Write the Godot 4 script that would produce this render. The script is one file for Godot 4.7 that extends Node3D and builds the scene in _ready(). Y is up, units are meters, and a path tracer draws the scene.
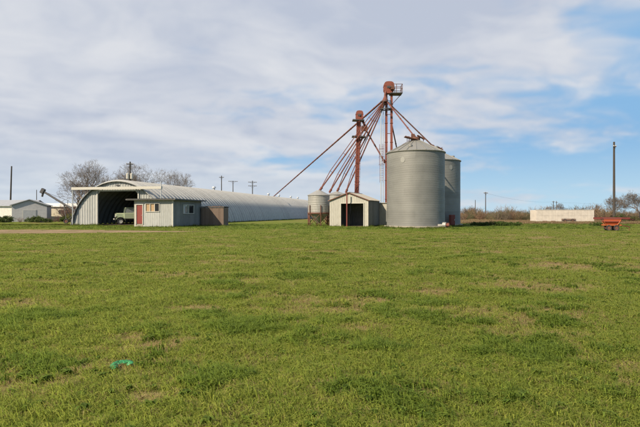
extends Node3D
# A mown farm field with a grain-elevator site behind it: two corrugated bins, two bucket elevators with
# spouts, a long arched steel barn, sheds, scrub, bare trees and utility poles.  Units are metres, y is up.

# ------------------------------------------------------------------ mesh builder
class MB:
	var v := PackedVector3Array()
	var n := PackedVector3Array()
	var c := PackedColorArray()
	var ix := PackedInt32Array()
	var col := Color.WHITE
	func put(p: Vector3, q: Vector3) -> int:
		v.append(p); n.append(q); c.append(col)
		return v.size() - 1
	# triangle whose front is the side that its normals point to (front faces run clockwise)
	func tri(a: Vector3, b: Vector3, d: Vector3, na: Vector3, nb: Vector3, nd: Vector3) -> void:
		var f := (b - a).cross(d - a)
		var i := put(a, na)
		if f.dot(na + nb + nd) > 0.0:
			put(d, nd); put(b, nb)
		else:
			put(b, nb); put(d, nd)
		ix.append(i); ix.append(i + 1); ix.append(i + 2)
	func quad(a: Vector3, b: Vector3, d: Vector3, e: Vector3, na: Vector3, nb: Vector3, nd: Vector3, ne: Vector3) -> void:
		var f := (b - a).cross(d - a) + (d - a).cross(e - a)
		var i := put(a, na); put(b, nb); put(d, nd); put(e, ne)
		if f.dot(na + nb + nd + ne) > 0.0:
			for k in [0, 2, 1, 0, 3, 2]: ix.append(i + k)
		else:
			for k in [0, 1, 2, 0, 2, 3]: ix.append(i + k)
	func flat(a: Vector3, b: Vector3, d: Vector3, e: Vector3, towards: Vector3) -> void:
		var f := ((b - a).cross(d - a) + (d - a).cross(e - a)).normalized()
		if f.dot(towards) < 0.0: f = -f
		quad(a, b, d, e, f, f, f, f)
	func box(at: Vector3, size: Vector3, turn := Basis.IDENTITY) -> void:
		var h := size * 0.5
		for ax in 3:
			for s in [-1.0, 1.0]:
				var w := Vector3.ZERO
				w[ax] = s
				var u := Vector3.ZERO
				u[(ax + 1) % 3] = 1.0
				var t := Vector3.ZERO
				t[(ax + 2) % 3] = 1.0
				var m: Vector3 = w * h
				var q: Vector3 = turn * w
				quad(at + turn * (m - u * h - t * h), at + turn * (m + u * h - t * h), at + turn * (m + u * h + t * h), at + turn * (m - u * h + t * h), q, q, q, q)
	# box with chamfered edges
	func bevel_box(at: Vector3, size: Vector3, r: float, turn := Basis.IDENTITY) -> void:
		var h := size * 0.5
		var g := h - Vector3(r, r, r)
		for ax in 3:
			for s in [-1.0, 1.0]:
				var p := []
				for k in [[-1, -1], [1, -1], [1, 1], [-1, 1]]:
					var q := Vector3.ZERO
					q[ax] = s * h[ax]
					q[(ax + 1) % 3] = k[0] * g[(ax + 1) % 3]
					q[(ax + 2) % 3] = k[1] * g[(ax + 2) % 3]
					p.append(at + turn * q)
				var w := Vector3.ZERO
				w[ax] = s
				flat(p[0], p[1], p[2], p[3], turn * w)
		for ax in 3:
			for s in [-1.0, 1.0]:
				for t in [-1.0, 1.0]:
					var b1 := (ax + 1) % 3
					var b2 := (ax + 2) % 3
					var p := []
					for e in [[-1, 0], [1, 0], [1, 1], [-1, 1]]:
						var q := Vector3.ZERO
						q[ax] = e[0] * g[ax]
						q[b1] = s * (h[b1] if e[1] == 0 else g[b1])
						q[b2] = t * (g[b2] if e[1] == 0 else h[b2])
						p.append(at + turn * q)
					var w := Vector3.ZERO
					w[b1] = s
					w[b2] = t
					flat(p[0], p[1], p[2], p[3], turn * w)
	func tube(a: Vector3, b: Vector3, r0: float, r1 := -1.0, sides := 8, caps := true) -> void:
		if r1 < 0.0: r1 = r0
		var d := (b - a).normalized()
		var u := d.cross(Vector3.UP if absf(d.y) < 0.9 else Vector3.RIGHT).normalized()
		var w := d.cross(u)
		var was := Vector3.ZERO
		for k in sides + 1:
			var t := TAU * k / sides
			var q := u * cos(t) + w * sin(t)
			if k > 0:
				quad(a + was * r0, a + q * r0, b + q * r1, b + was * r1, was, q, q, was)
				if caps:
					tri(a, a + was * r0, a + q * r0, -d, -d, -d)
					tri(b, b + was * r1, b + q * r1, d, d, d)
			was = q
	func path(pts: Array, r: float, sides := 6) -> void:
		for k in pts.size() - 1: tube(pts[k], pts[k + 1], r, r, sides)
	# profile: Vector2(radius, height) from bottom to top, outside on the right
	func lathe(at: Vector3, prof: Array, segs := 24, a0 := 0.0, a1 := TAU) -> void:
		for k in prof.size() - 1:
			var p: Vector2 = prof[k]
			var q: Vector2 = prof[k + 1]
			var s := (q - p).normalized()
			for j in segs:
				var t0 := a0 + (a1 - a0) * j / segs
				var t1 := a0 + (a1 - a0) * (j + 1) / segs
				var d0 := Vector3(cos(t0), 0, sin(t0))
				var d1 := Vector3(cos(t1), 0, sin(t1))
				var n0 := d0 * s.y - Vector3.UP * s.x
				var n1 := d1 * s.y - Vector3.UP * s.x
				quad(at + d0 * p.x + Vector3.UP * p.y, at + d1 * p.x + Vector3.UP * p.y, at + d1 * q.x + Vector3.UP * q.y, at + d0 * q.x + Vector3.UP * q.y, n0, n1, n1, n0)
	func mesh(colored := false) -> ArrayMesh:
		var a := []
		a.resize(Mesh.ARRAY_MAX)
		a[Mesh.ARRAY_VERTEX] = v
		a[Mesh.ARRAY_NORMAL] = n
		if colored: a[Mesh.ARRAY_COLOR] = c
		a[Mesh.ARRAY_INDEX] = ix
		var m := ArrayMesh.new()
		m.add_surface_from_arrays(Mesh.PRIMITIVE_TRIANGLES, a)
		return m

# ------------------------------------------------------------------ names, metas, materials
var used := {}
var M := {}
var rng := RandomNumberGenerator.new()
var nz := FastNoiseLite.new()
var nz_fine := FastNoiseLite.new()

func numbered(called: String) -> String:
	var k: int = used.get(called, -1) + 1
	used[called] = k
	return called if k == 0 else "%s_%03d" % [called, k]

func meta(o: Node, label: String, category: String, group := "", kind := "") -> Node:
	o.set_meta("label", label)
	if category: o.set_meta("category", category)
	if group: o.set_meta("group", group)
	if kind: o.set_meta("kind", kind)
	return o

func thing(called: String, label: String, category: String, at := Vector3.ZERO, turn := 0.0, group := "") -> Node3D:
	var o := Node3D.new()
	o.name = numbered(called)
	add_child(o)
	o.position = at
	o.rotation.y = turn
	meta(o, label, category, group)
	return o

func part(called: String, m: Mesh, material: Material, parent: Node, at := Transform3D.IDENTITY) -> MeshInstance3D:
	var o := MeshInstance3D.new()
	o.name = called
	o.mesh = m
	o.material_override = material
	o.transform = at
	parent.add_child(o, true)
	return o

func top(called: String, m: Mesh, material: Material) -> MeshInstance3D:
	return part(numbered(called), m, material, self)

func structure(called: String, m: Mesh, material: Material) -> MeshInstance3D:
	var o := top(called, m, material)
	o.set_meta("kind", "structure")
	return o

func lin(r: float, g: float, b: float) -> Color:
	return Color(r, g, b).linear_to_srgb()

func noise_tex(freq: float, lo: Color, hi: Color, size := 512, octaves := 5, sd := 1, mid := 0.5) -> NoiseTexture2D:
	var f := FastNoiseLite.new()
	f.seed = sd
	f.frequency = freq
	f.noise_type = FastNoiseLite.TYPE_SIMPLEX_SMOOTH
	f.fractal_octaves = octaves
	var g := Gradient.new()
	g.offsets = PackedFloat32Array([0.0, mid, 1.0])
	g.colors = PackedColorArray([lo.linear_to_srgb(), lo.lerp(hi, 0.6).linear_to_srgb(), hi.linear_to_srgb()])
	var t := NoiseTexture2D.new()
	t.width = size
	t.height = size
	t.seamless = true
	t.noise = f
	t.color_ramp = g
	return t

func mat(called: String, c: Color, rough := 0.8, metal := 0.0, tex: Texture2D = null, scale := Vector3.ONE) -> StandardMaterial3D:
	var m := StandardMaterial3D.new()
	m.resource_name = called
	m.albedo_color = lin(c.r, c.g, c.b)
	m.roughness = rough
	m.metallic = metal
	if tex:
		m.albedo_texture = tex
		m.uv1_triplanar = true
		m.uv1_world_triplanar = true
		m.uv1_scale = scale
	M[called] = m
	return m

func make_materials() -> void:
	var mottle := noise_tex(0.012, Color(0.74, 0.74, 0.74), Color(1, 1, 1), 512, 5, 3)
	var stain := noise_tex(0.02, Color(0.66, 0.64, 0.61), Color(1, 1, 1), 512, 6, 7, 0.35)
	var rusty := noise_tex(0.02, Color(0.075, 0.032, 0.024), Color(0.185, 0.052, 0.036), 512, 6, 11)
	var rust_dark := noise_tex(0.025, Color(0.055, 0.03, 0.022), Color(0.16, 0.06, 0.038), 512, 6, 13)
	var up := Vector3(0.5, 0.12, 0.5)
	for k in 4:
		var t: float = [0.166, 0.184, 0.202, 0.175][k]
		mat("bin%d" % k, Color(t * 1.0, t * 1.02, t * 0.985), 0.55, 0.0, mottle, Vector3(0.12, 0.12, 0.12))
	mat("bin_roof", Color(0.24, 0.24, 0.225), 0.5, 0.2, stain, Vector3(0.6, 0.6, 0.6))
	for k in 3:
		var t: float = [0.36, 0.335, 0.375][k]
		mat("arch%d" % k, Color(t, t, t * 0.96), 0.5, 0.1, stain, Vector3(0.3, 0.15, 0.3))
	mat("hopper_steel", Color(0.32, 0.32, 0.305), 0.5, 0.2, stain, up)
	mat("cream", Color(0.415, 0.41, 0.365), 0.7, 0.0, stain, up)
	mat("cream2", Color(0.385, 0.38, 0.34), 0.7, 0.0, stain, up)
	mat("white_sheet", Color(0.375, 0.39, 0.385), 0.6, 0.05, stain, up)
	mat("white_sheet2", Color(0.335, 0.35, 0.345), 0.6, 0.05, stain, up)
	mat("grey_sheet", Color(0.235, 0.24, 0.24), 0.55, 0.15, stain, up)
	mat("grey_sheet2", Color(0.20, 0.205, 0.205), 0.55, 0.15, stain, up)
	mat("roof_dark", Color(0.09, 0.09, 0.09), 0.7, 0.1, mottle)
	mat("roof_pale", Color(0.36, 0.34, 0.30), 0.6, 0.15, stain, Vector3(0.5, 0.5, 0.5))
	mat("red_door", Color(0.20, 0.03, 0.024), 0.6, 0.0, mottle)
	mat("rust", Color(1, 1, 1), 0.75, 0.0, rusty, Vector3(0.7, 0.4, 0.7))
	mat("red_paint", Color(1, 1, 1), 0.7, 0.0, noise_tex(0.02, Color(0.105, 0.036, 0.026), Color(0.245, 0.062, 0.04), 512, 6, 17), Vector3(0.9, 0.6, 0.9))
	mat("rust_dark", Color(1, 1, 1), 0.8, 0.0, rust_dark, Vector3(0.7, 0.7, 0.7))
	mat("orange", Color(0.30, 0.055, 0.018), 0.5, 0.0, stain, Vector3(2, 2, 2))
	mat("orange_pale", Color(0.36, 0.09, 0.025), 0.5, 0.0, stain, Vector3(2, 2, 2))
	mat("oxide", Color(0.16, 0.035, 0.028), 0.7, 0.0, stain, Vector3(1, 1, 1))
	mat("galvanised", Color(0.42, 0.44, 0.45), 0.5, 0.3)
	mat("dark_steel", Color(0.06, 0.06, 0.065), 0.6, 0.2)
	mat("rubber", Color(0.025, 0.025, 0.025), 0.85)
	mat("concrete", Color(0.30, 0.275, 0.225), 0.9, 0.0, stain, Vector3(0.8, 0.8, 0.8))
	mat("brown_board", Color(0.17, 0.125, 0.098), 0.85, 0.0, stain, Vector3(2, 0.3, 2))
	mat("brown_board2", Color(0.145, 0.105, 0.082), 0.85, 0.0, stain, Vector3(2, 0.3, 2))
	mat("plywood", Color(0.38, 0.27, 0.16), 0.8, 0.0, stain, Vector3(1, 0.4, 1))
	mat("trim", Color(0.47, 0.46, 0.42), 0.7, 0.0, mottle)
	mat("pole_wood", Color(0.055, 0.048, 0.042), 0.9, 0.0, mottle, Vector3(2, 0.3, 2))
	mat("bark", Color(0.17, 0.14, 0.12), 0.95)
	mat("twig", Color(0.15, 0.13, 0.115), 0.95)
	mat("soil", Color(0.10, 0.075, 0.05), 0.95, 0.0, mottle)
	mat("house_white", Color(0.72, 0.71, 0.66), 0.7, 0.0, mottle, Vector3(0.3, 0.3, 0.3))
	mat("house_cream", Color(0.60, 0.54, 0.42), 0.7, 0.0, mottle, Vector3(0.3, 0.3, 0.3))
	mat("house_grey", Color(0.40, 0.40, 0.415), 0.7, 0.0, mottle, Vector3(0.3, 0.3, 0.3))
	mat("house_roof", Color(0.33, 0.345, 0.37), 0.6, 0.0, mottle, Vector3(0.3, 0.3, 0.3))
	mat("trailer_cream", Color(0.56, 0.52, 0.455), 0.6, 0.0, mottle, Vector3(0.15, 0.15, 0.15))
	mat("truck_green", Color(0.40, 0.46, 0.31), 0.4, 0.0, mottle, Vector3(2, 2, 2))
	mat("truck_tan", Color(0.48, 0.42, 0.31), 0.7, 0.0, mottle, Vector3(2, 2, 2))
	mat("emblem", Color(0.27, 0.275, 0.262), 0.7, 0.0, mottle, Vector3(3, 3, 3))
	mat("insulator", Color(0.5, 0.5, 0.5), 0.3)
	var pane := mat("pane", Color(0.55, 0.6, 0.6), 0.06)
	pane.transparency = BaseMaterial3D.TRANSPARENCY_ALPHA
	pane.albedo_color.a = 0.25
	var shut := mat("inner_shade_pane", Color(0.02, 0.022, 0.025), 0.15)  # opaque near-black colour painted for the shade inside open windows
	shut.metallic_specular = 0.3
	var leaf := mat("leaf", Color(1, 1, 1), 0.7)
	leaf.vertex_color_use_as_albedo = true
	leaf.backlight_enabled = true
	leaf.backlight = Color(0.8, 0.8, 0.8)
	leaf.metallic_specular = 0.25
	leaf.cull_mode = BaseMaterial3D.CULL_DISABLED
	var twigs := mat("tinted_twig", Color(1, 1, 1), 0.95)
	twigs.vertex_color_use_as_albedo = true
	var dirt := noise_tex(0.03, Color(0.42, 0.42, 0.42), Color(1, 1, 1), 1024, 6, 21)
	var ground := mat("ground", Color(1, 1, 1), 1.0, 0.0, dirt, Vector3(0.55, 0.55, 0.55))
	ground.vertex_color_use_as_albedo = true
	ground.metallic_specular = 0.2
	ground.heightmap_enabled = true
	ground.heightmap_scale = 2.0
	ground.heightmap_texture = noise_tex(0.03, Color(0, 0, 0), Color(1, 1, 1), 1024, 6, 21)
	var plastic := mat("green_plastic", Color(0.025, 0.25, 0.085), 0.35)
	plastic.backlight_enabled = true
	plastic.backlight = Color(0.6, 0.6, 0.6)
	plastic.cull_mode = BaseMaterial3D.CULL_DISABLED

# ------------------------------------------------------------------ sky
var nsky := FastNoiseLite.new()
var nsky2 := FastNoiseLite.new()

func sky_color(d: Vector3) -> Color:
	var el := maxf(d.y, 0.0)
	var blue := Color(0.32, 0.455, 0.545).lerp(Color(0.165, 0.315, 0.495), smoothstep(0.0, 0.15, el)).lerp(Color(0.14, 0.245, 0.42), smoothstep(0.15, 0.9, el))
	var k := 1.0 / (el + 0.12)
	var x := d.x * k
	var y := -d.z * k
	# a thin broken deck of cloud whose edge runs away from the viewer on the right
	var wx := nsky.get_noise_2d(x * 30.0 + 900.0, y * 30.0) * 0.30
	var wy := nsky.get_noise_2d(x * 30.0, y * 30.0 + 700.0) * 0.30
	var u := (x + wx) * 0.90 + (y + wy) * 0.44
	var v := (y + wy) * 0.90 - (x + wx) * 0.44
	var edge := (x + 0.25 - 0.17 * y) / (1.3 + 0.36 * sqrt(x * x + y * y))
	var big := nsky.get_noise_2d(u * 20.0 + 31.0, v * 26.0)
	var mid := nsky2.get_noise_2d(u * 34.0, v * 42.0)
	var fine := nsky2.get_noise_2d(u * 95.0 + 50.0, v * 125.0)
	var cover := 0.66 + 0.48 * smoothstep(0.15, 0.42, el) - edge * 1.0 + big * 0.75 + mid * 0.62 + fine * 0.26
	var a := smoothstep(0.0, 0.95, cover)
	var thick := clampf(0.5 + nsky2.get_noise_2d(u * 16.0 + 400.0, v * 22.0 + 90.0) * 0.95 + mid * 0.55 + fine * 0.3, 0.0, 1.0)
	var cloud := Color(0.34, 0.365, 0.43).lerp(Color(0.485, 0.488, 0.508), thick)
	# far cloud near the horizon takes the colour of the air
	cloud = cloud.lerp(Color(0.385, 0.45, 0.51), 0.5 * (1.0 - smoothstep(0.0, 0.16, el)))
	return blue.lerp(cloud, a * 0.92)

func make_sky() -> ImageTexture:
	nsky.seed = 5
	nsky.frequency = 0.02
	nsky.noise_type = FastNoiseLite.TYPE_SIMPLEX_SMOOTH
	nsky.fractal_octaves = 4
	nsky.domain_warp_enabled = false
	nsky2.seed = 9
	nsky2.frequency = 0.03
	nsky2.noise_type = FastNoiseLite.TYPE_SIMPLEX_SMOOTH
	nsky2.fractal_octaves = 5
	nsky2.fractal_gain = 0.58
	var w := 2048
	var h := 1024
	var data := PackedFloat32Array()
	data.resize(w * h * 3)
	var i := 0
	for r in h:
		var up := PI * (r + 0.5) / h
		var cy := cos(up)
		var sy := sin(up)
		if r > h / 2 + 2:
			for s in w:
				data[i] = 0.25; data[i + 1] = 0.27; data[i + 2] = 0.2
				i += 3
			continue
		for s in w:
			var az := TAU * (s + 0.5) / w
			var c := sky_color(Vector3(sin(az) * sy, cy, -cos(az) * sy))
			data[i] = c.r; data[i + 1] = c.g; data[i + 2] = c.b
			i += 3
	var im := Image.create_from_data(w, h, false, Image.FORMAT_RGBF, data.to_byte_array())
	return ImageTexture.create_from_image(im)

# ------------------------------------------------------------------ the field
const LUSH := [[2.3, -5.55, 0.75], [2.05, -6.9, 0.38], [3.25, -6.85, 0.42], [-1.0, -6.6, 0.75], [-1.6, -7.3, 0.5], [-0.95, -4.45, 0.42], [-2.8, -4.95, 0.5],
	[1.05, -9.2, 0.5], [1.8, -8.4, 0.5], [1.35, -7.3, 0.55], [0.55, -4.1, 0.5], [4.2, -8.6, 0.4], [-3.9, -7.2, 0.6], [2.9, -4.1, 0.3], [-0.4, -12.0, 0.8], [3.4, -12.2, 0.6], [0.6, -5.6, 0.35], [-2.1, -10.5, 0.6]]
const DRY := [[7.2, -14.2, 1.6], [6.3, -14.6, 1.0], [8.6, -14.6, 1.1], [0.75, -8.8, 0.8], [0.2, -7.9, 0.7], [0.6, -6.5, 0.45], [4.2, -10.2, 1.6], [-1.9, -7.9, 0.7], [-1.95, -5.6, 0.5], [-2.3, -6.0, 0.5], [3.6, -7.6, 0.9], [2.4, -9.6, 0.9], [-1.35, -4.0, 0.3], [0.05, -3.9, 0.25]]

func lush_at(x: float, z: float) -> float:
	var s := 0.0
	var wob := nz_fine.get_noise_2d(x * 14.0, z * 14.0) * 0.7 + nz_fine.get_noise_2d(x * 40.0, z * 40.0) * 0.35
	for q in LUSH:
		var e: float = Vector2(x - q[0], z - q[1]).length() / q[2] + wob
		s = maxf(s, 1.0 - smoothstep(0.3, 0.9, e))
	var n := nz_fine.get_noise_2d(x * 4.5 + 70.0, z * 6.0 - 30.0) + 0.45 * nz.get_noise_2d(x * 2.5 + 500.0, z * 2.5) + 0.4 * nz_fine.get_noise_2d(x * 20.0, z * 20.0)
	return clampf(maxf(s, smoothstep(0.40, 0.62, n) * 0.75), 0.0, 1.0)

func dry_at(x: float, z: float) -> float:
	var s := 0.0
	var wob := nz_fine.get_noise_2d(x * 7.0 + 50.0, z * 7.0) * 0.8 + nz_fine.get_noise_2d(x * 30.0, z * 30.0) * 0.5
	for q in DRY:
		var e: float = Vector2(x - q[0], (z - q[1]) * 1.3).length() / q[2] + wob
		s = maxf(s, 1.0 - smoothstep(0.35, 1.05, e))
	var n := nz.get_noise_2d(x * 7.0 - 170.0, z * 14.0 + 230.0) + 0.5 * nz_fine.get_noise_2d(x * 6.0, z * 12.0) + 0.3 * nz_fine.get_noise_2d(x * 25.0, z * 25.0)
	s = maxf(s, smoothstep(0.02, 0.55, n) * 0.8)
	s += 0.25 * smoothstep(0.0, 12.0, x) * smoothstep(8.0, 16.0, -z) * (1.0 - smoothstep(30.0, 45.0, -z))
	return clampf(s, 0.0, 1.0)

# the tan field beyond the yard on the right
func tan_at(x: float, z: float) -> float:
	var d := -z
	var e := d - 70.0 + nz.get_noise_2d(x * 1.5, z * 1.5) * 10.0 - maxf(0.0, 26.0 - x) * 1.7
	return smoothstep(-2.0, 4.0, e)

# the richer, unmown green of the yard round the buildings
func yard_at(x: float, z: float) -> float:
	var e := Vector2((x - 2.0) / 34.0, (z + 62.0) / 17.0).length() + nz.get_noise_2d(x * 3.0 + 20.0, z * 3.0) * 0.6
	return 1.0 - smoothstep(0.75, 1.15, e)

func track_at(x: float, z: float) -> float:
	if x > -9.0: return 0.0
	var t := clampf((-10.0 - x) / 13.0, 0.0, 1.0)
	var half := lerpf(0.3, 4.3, t) + nz_fine.get_noise_2d(x * 2.0, 4.0) * 0.9
	var mid := -41.5 + nz.get_noise_2d(x * 1.2, 9.0) * 1.2
	return 1.0 - smoothstep(half * 0.75, half * 1.1, absf(z - mid) + nz_fine.get_noise_2d(x * 6.0, z * 6.0) * 0.5)

func height_at(x: float, z: float) -> float:
	var d := sqrt(x * x + z * z)
	var k := 1.0 - smoothstep(20.0, 34.0, d)
	return (nz.get_noise_2d(x * 6.0, z * 6.0) * 0.05 + nz_fine.get_noise_2d(x * 5.0, z * 5.0) * 0.03) * k

func make_ground() -> void:
	var angles := []
	var a := -180.0
	while a < 180.0:
		angles.append(deg_to_rad(a))
		a += 0.6 if absf(a) < 48.0 else 4.0
	angles.append(PI)
	var mb := MB.new()
	var radii := [0.0]
	var r := 1.0
	while r < 3500.0:
		radii.append(r)
		r *= 1.035 if r < 130.0 else 1.3
	var rows := []
	for q in radii:
		for t in angles:
			var x: float = sin(t) * q
			var z: float = -cos(t) * q
			var dry := dry_at(x, z)
			var c := Color(0.175, 0.21, 0.036).lerp(Color(0.28, 0.21, 0.10), dry)
			c = c.lerp(Color(0.085, 0.12, 0.022), lush_at(x, z) * 0.7)
			c = c.lerp(Color(0.125, 0.185, 0.026), yard_at(x, z) * 0.7)
			c = c.lerp(Color(0.30, 0.215, 0.12), tan_at(x, z))
			mb.col = c
			mb.put(Vector3(x, height_at(x, z), z), Vector3.UP)
	var w := angles.size()
	for i in radii.size() - 1:
		for j in w - 1:
			var k := i * w + j
			for e in [k, k + w, k + w + 1, k, k + w + 1, k + 1]: mb.ix.append(e)
	structure("ground", mb.mesh(true), M.ground)
	# the dirt track and the gravel lane, laid over the ground
	mb = MB.new()
	var cols := 160
	for i in cols:
		var x := lerpf(-80.0, -9.5, float(i) / (cols - 1))
		var t := clampf((-10.0 - x) / 13.0, 0.0, 1.0)
		var half := lerpf(0.3, 4.6, t)
		var mid := -41.5 + nz.get_noise_2d(x * 1.2, 9.0) * 1.2
		for j in 5:
			var e := (j - 2) / 2.0
			var z := mid + e * (half + nz_fine.get_noise_2d(x * 4.0, e * 50.0) * 0.8)
			mb.col = Color(0.40, 0.29, 0.185).lerp(Color(0.27, 0.20, 0.12), clampf(0.5 + nz_fine.get_noise_2d(x * 3.0, z * 9.0), 0.0, 1.0))
			mb.put(Vector3(x, height_at(x, z) + 0.02, z), Vector3.UP)
	for i in cols - 1:
		for j in 4:
			var k := i * 5 + j
			for e in [k, k + 6, k + 1, k, k + 5, k + 6]: mb.ix.append(e)
	structure("dirt_track", mb.mesh(true), M.ground)
	mb = MB.new()
	for i in cols:
		var x := lerpf(-110.0, -16.0, float(i) / (cols - 1))
		for j in 4:
			var e := j / 3.0
			var z := -61.0 + 0.22 * (x + 20.0) * 0.6 - e * (4.2 if x > -34.0 else 9.0) + nz_fine.get_noise_2d(x * 4.0, e * 50.0) * 0.8
			mb.col = Color(0.27, 0.225, 0.165).lerp(Color(0.20, 0.165, 0.12), clampf(0.5 + nz_fine.get_noise_2d(x * 3.0, z * 9.0), 0.0, 1.0))
			mb.put(Vector3(x, 0.02, z), Vector3.UP)
	for i in cols - 1:
		for j in 3:
			var k := i * 4 + j
			for e in [k, k + 4, k + 5, k, k + 5, k + 1]: mb.ix.append(e)
	structure("gravel_lane", mb.mesh(true), M.ground)

func blade(mb: MB, at: Vector3, dir: float, len: float, wide: float, lean: float, c: Color) -> void:
	mb.col = c
	var out := Vector3(cos(dir), 0, sin(dir))
	var side := Vector3(-sin(dir), 0, cos(dir)) * wide * 0.5
	var m := at + Vector3.UP * len * 0.58 + out * len * lean * 0.35
	var t := at + Vector3.UP * len * (1.0 - lean * 0.45) + out * len * lean
	var q := (out * 0.35 + Vector3.UP).normalized()
	mb.quad(at - side, at + side, m + side * 0.8, m - side * 0.8, q, q, q, q)
	mb.tri(m - side * 0.8, m + side * 0.8, t, q, q, q)

func tuft(kind: int, sd: int) -> ArrayMesh:
	var r := RandomNumberGenerator.new()
	r.seed = sd
	var mb := MB.new()
	if kind == 0:      # short lawn grass, some of it dry
		for k in 11:
			var dry := r.randf() < 0.2
			var v := r.randf_range(0.65, 1.35)
			blade(mb, Vector3(r.randf_range(-0.045, 0.045), -0.005, r.randf_range(-0.045, 0.045)), r.randf() * TAU, r.randf_range(0.04, 0.10), r.randf_range(0.003, 0.006), r.randf_range(0.4, 1.7), Color(1.7, 1.25, 2.0) * v if dry else Color(v, v, v))
	elif kind == 1:    # lush clump with longer, wider blades
		for k in 13:
			var v := r.randf_range(0.75, 1.3)
			blade(mb, Vector3(r.randf_range(-0.05, 0.05), -0.005, r.randf_range(-0.05, 0.05)), r.randf() * TAU, r.randf_range(0.06, 0.15), r.randf_range(0.004, 0.009), r.randf_range(0.3, 1.4), Color(v, v, v))
	elif kind == 3:    # rosette of broad leaves
		for k in 11:
			var v := r.randf_range(0.7, 1.3)
			blade(mb, Vector3(r.randf_range(-0.02, 0.02), 0.0, r.randf_range(-0.02, 0.02)), r.randf() * TAU, r.randf_range(0.03, 0.07), r.randf_range(0.012, 0.022), r.randf_range(0.6, 1.5), Color(v, v, v))
	else:              # flat dead thatch
		for k in 8:
			var v := r.randf_range(0.7, 1.2)
			blade(mb, Vector3(r.randf_range(-0.05, 0.05), 0.0, r.randf_range(-0.05, 0.05)), r.randf() * TAU, r.randf_range(0.03, 0.07), r.randf_range(0.003, 0.005), r.randf_range(1.0, 1.9), Color(v, v, v))
	return mb.mesh(true)

func scatter(called: String, m: Mesh, material: Material, where: Array, colors: Array, parent: Node) -> MultiMeshInstance3D:
	var mm := MultiMesh.new()
	mm.transform_format = MultiMesh.TRANSFORM_3D
	mm.use_colors = true
	mm.mesh = m
	mm.instance_count = where.size()
	for k in where.size():
		mm.set_instance_transform(k, where[k])
		mm.set_instance_color(k, colors[k])
	var o := MultiMeshInstance3D.new()
	o.name = called
	o.multimesh = mm
	o.material_override = material
	parent.add_child(o, true)
	return o

func blocked(x: float, z: float) -> bool:
	if Vector2(x - 10.39, z + 54.7).length() < 3.5 or Vector2(x - 14.54, z + 63.6).length() < 3.4: return true
	var p := Vector2(x + 16.1, z + 55.0).rotated(-0.2147)   # shed
	if p.x > -4.9 and p.x < 0.2 and p.y < 0.2 and p.y > -7.2: return true
	p = Vector2(x + 26.5, z + 66.0).rotated(-0.2147)        # barn
	if absf(p.x) < 7.0 and p.y < 1.5: return true
	p = Vector2(x - 3.32, z + 58.0).rotated(-0.384)         # gable shed
	if absf(p.x) < 2.4 and p.y < 0.1 and p.y > -4.8: return true
	return false

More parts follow.
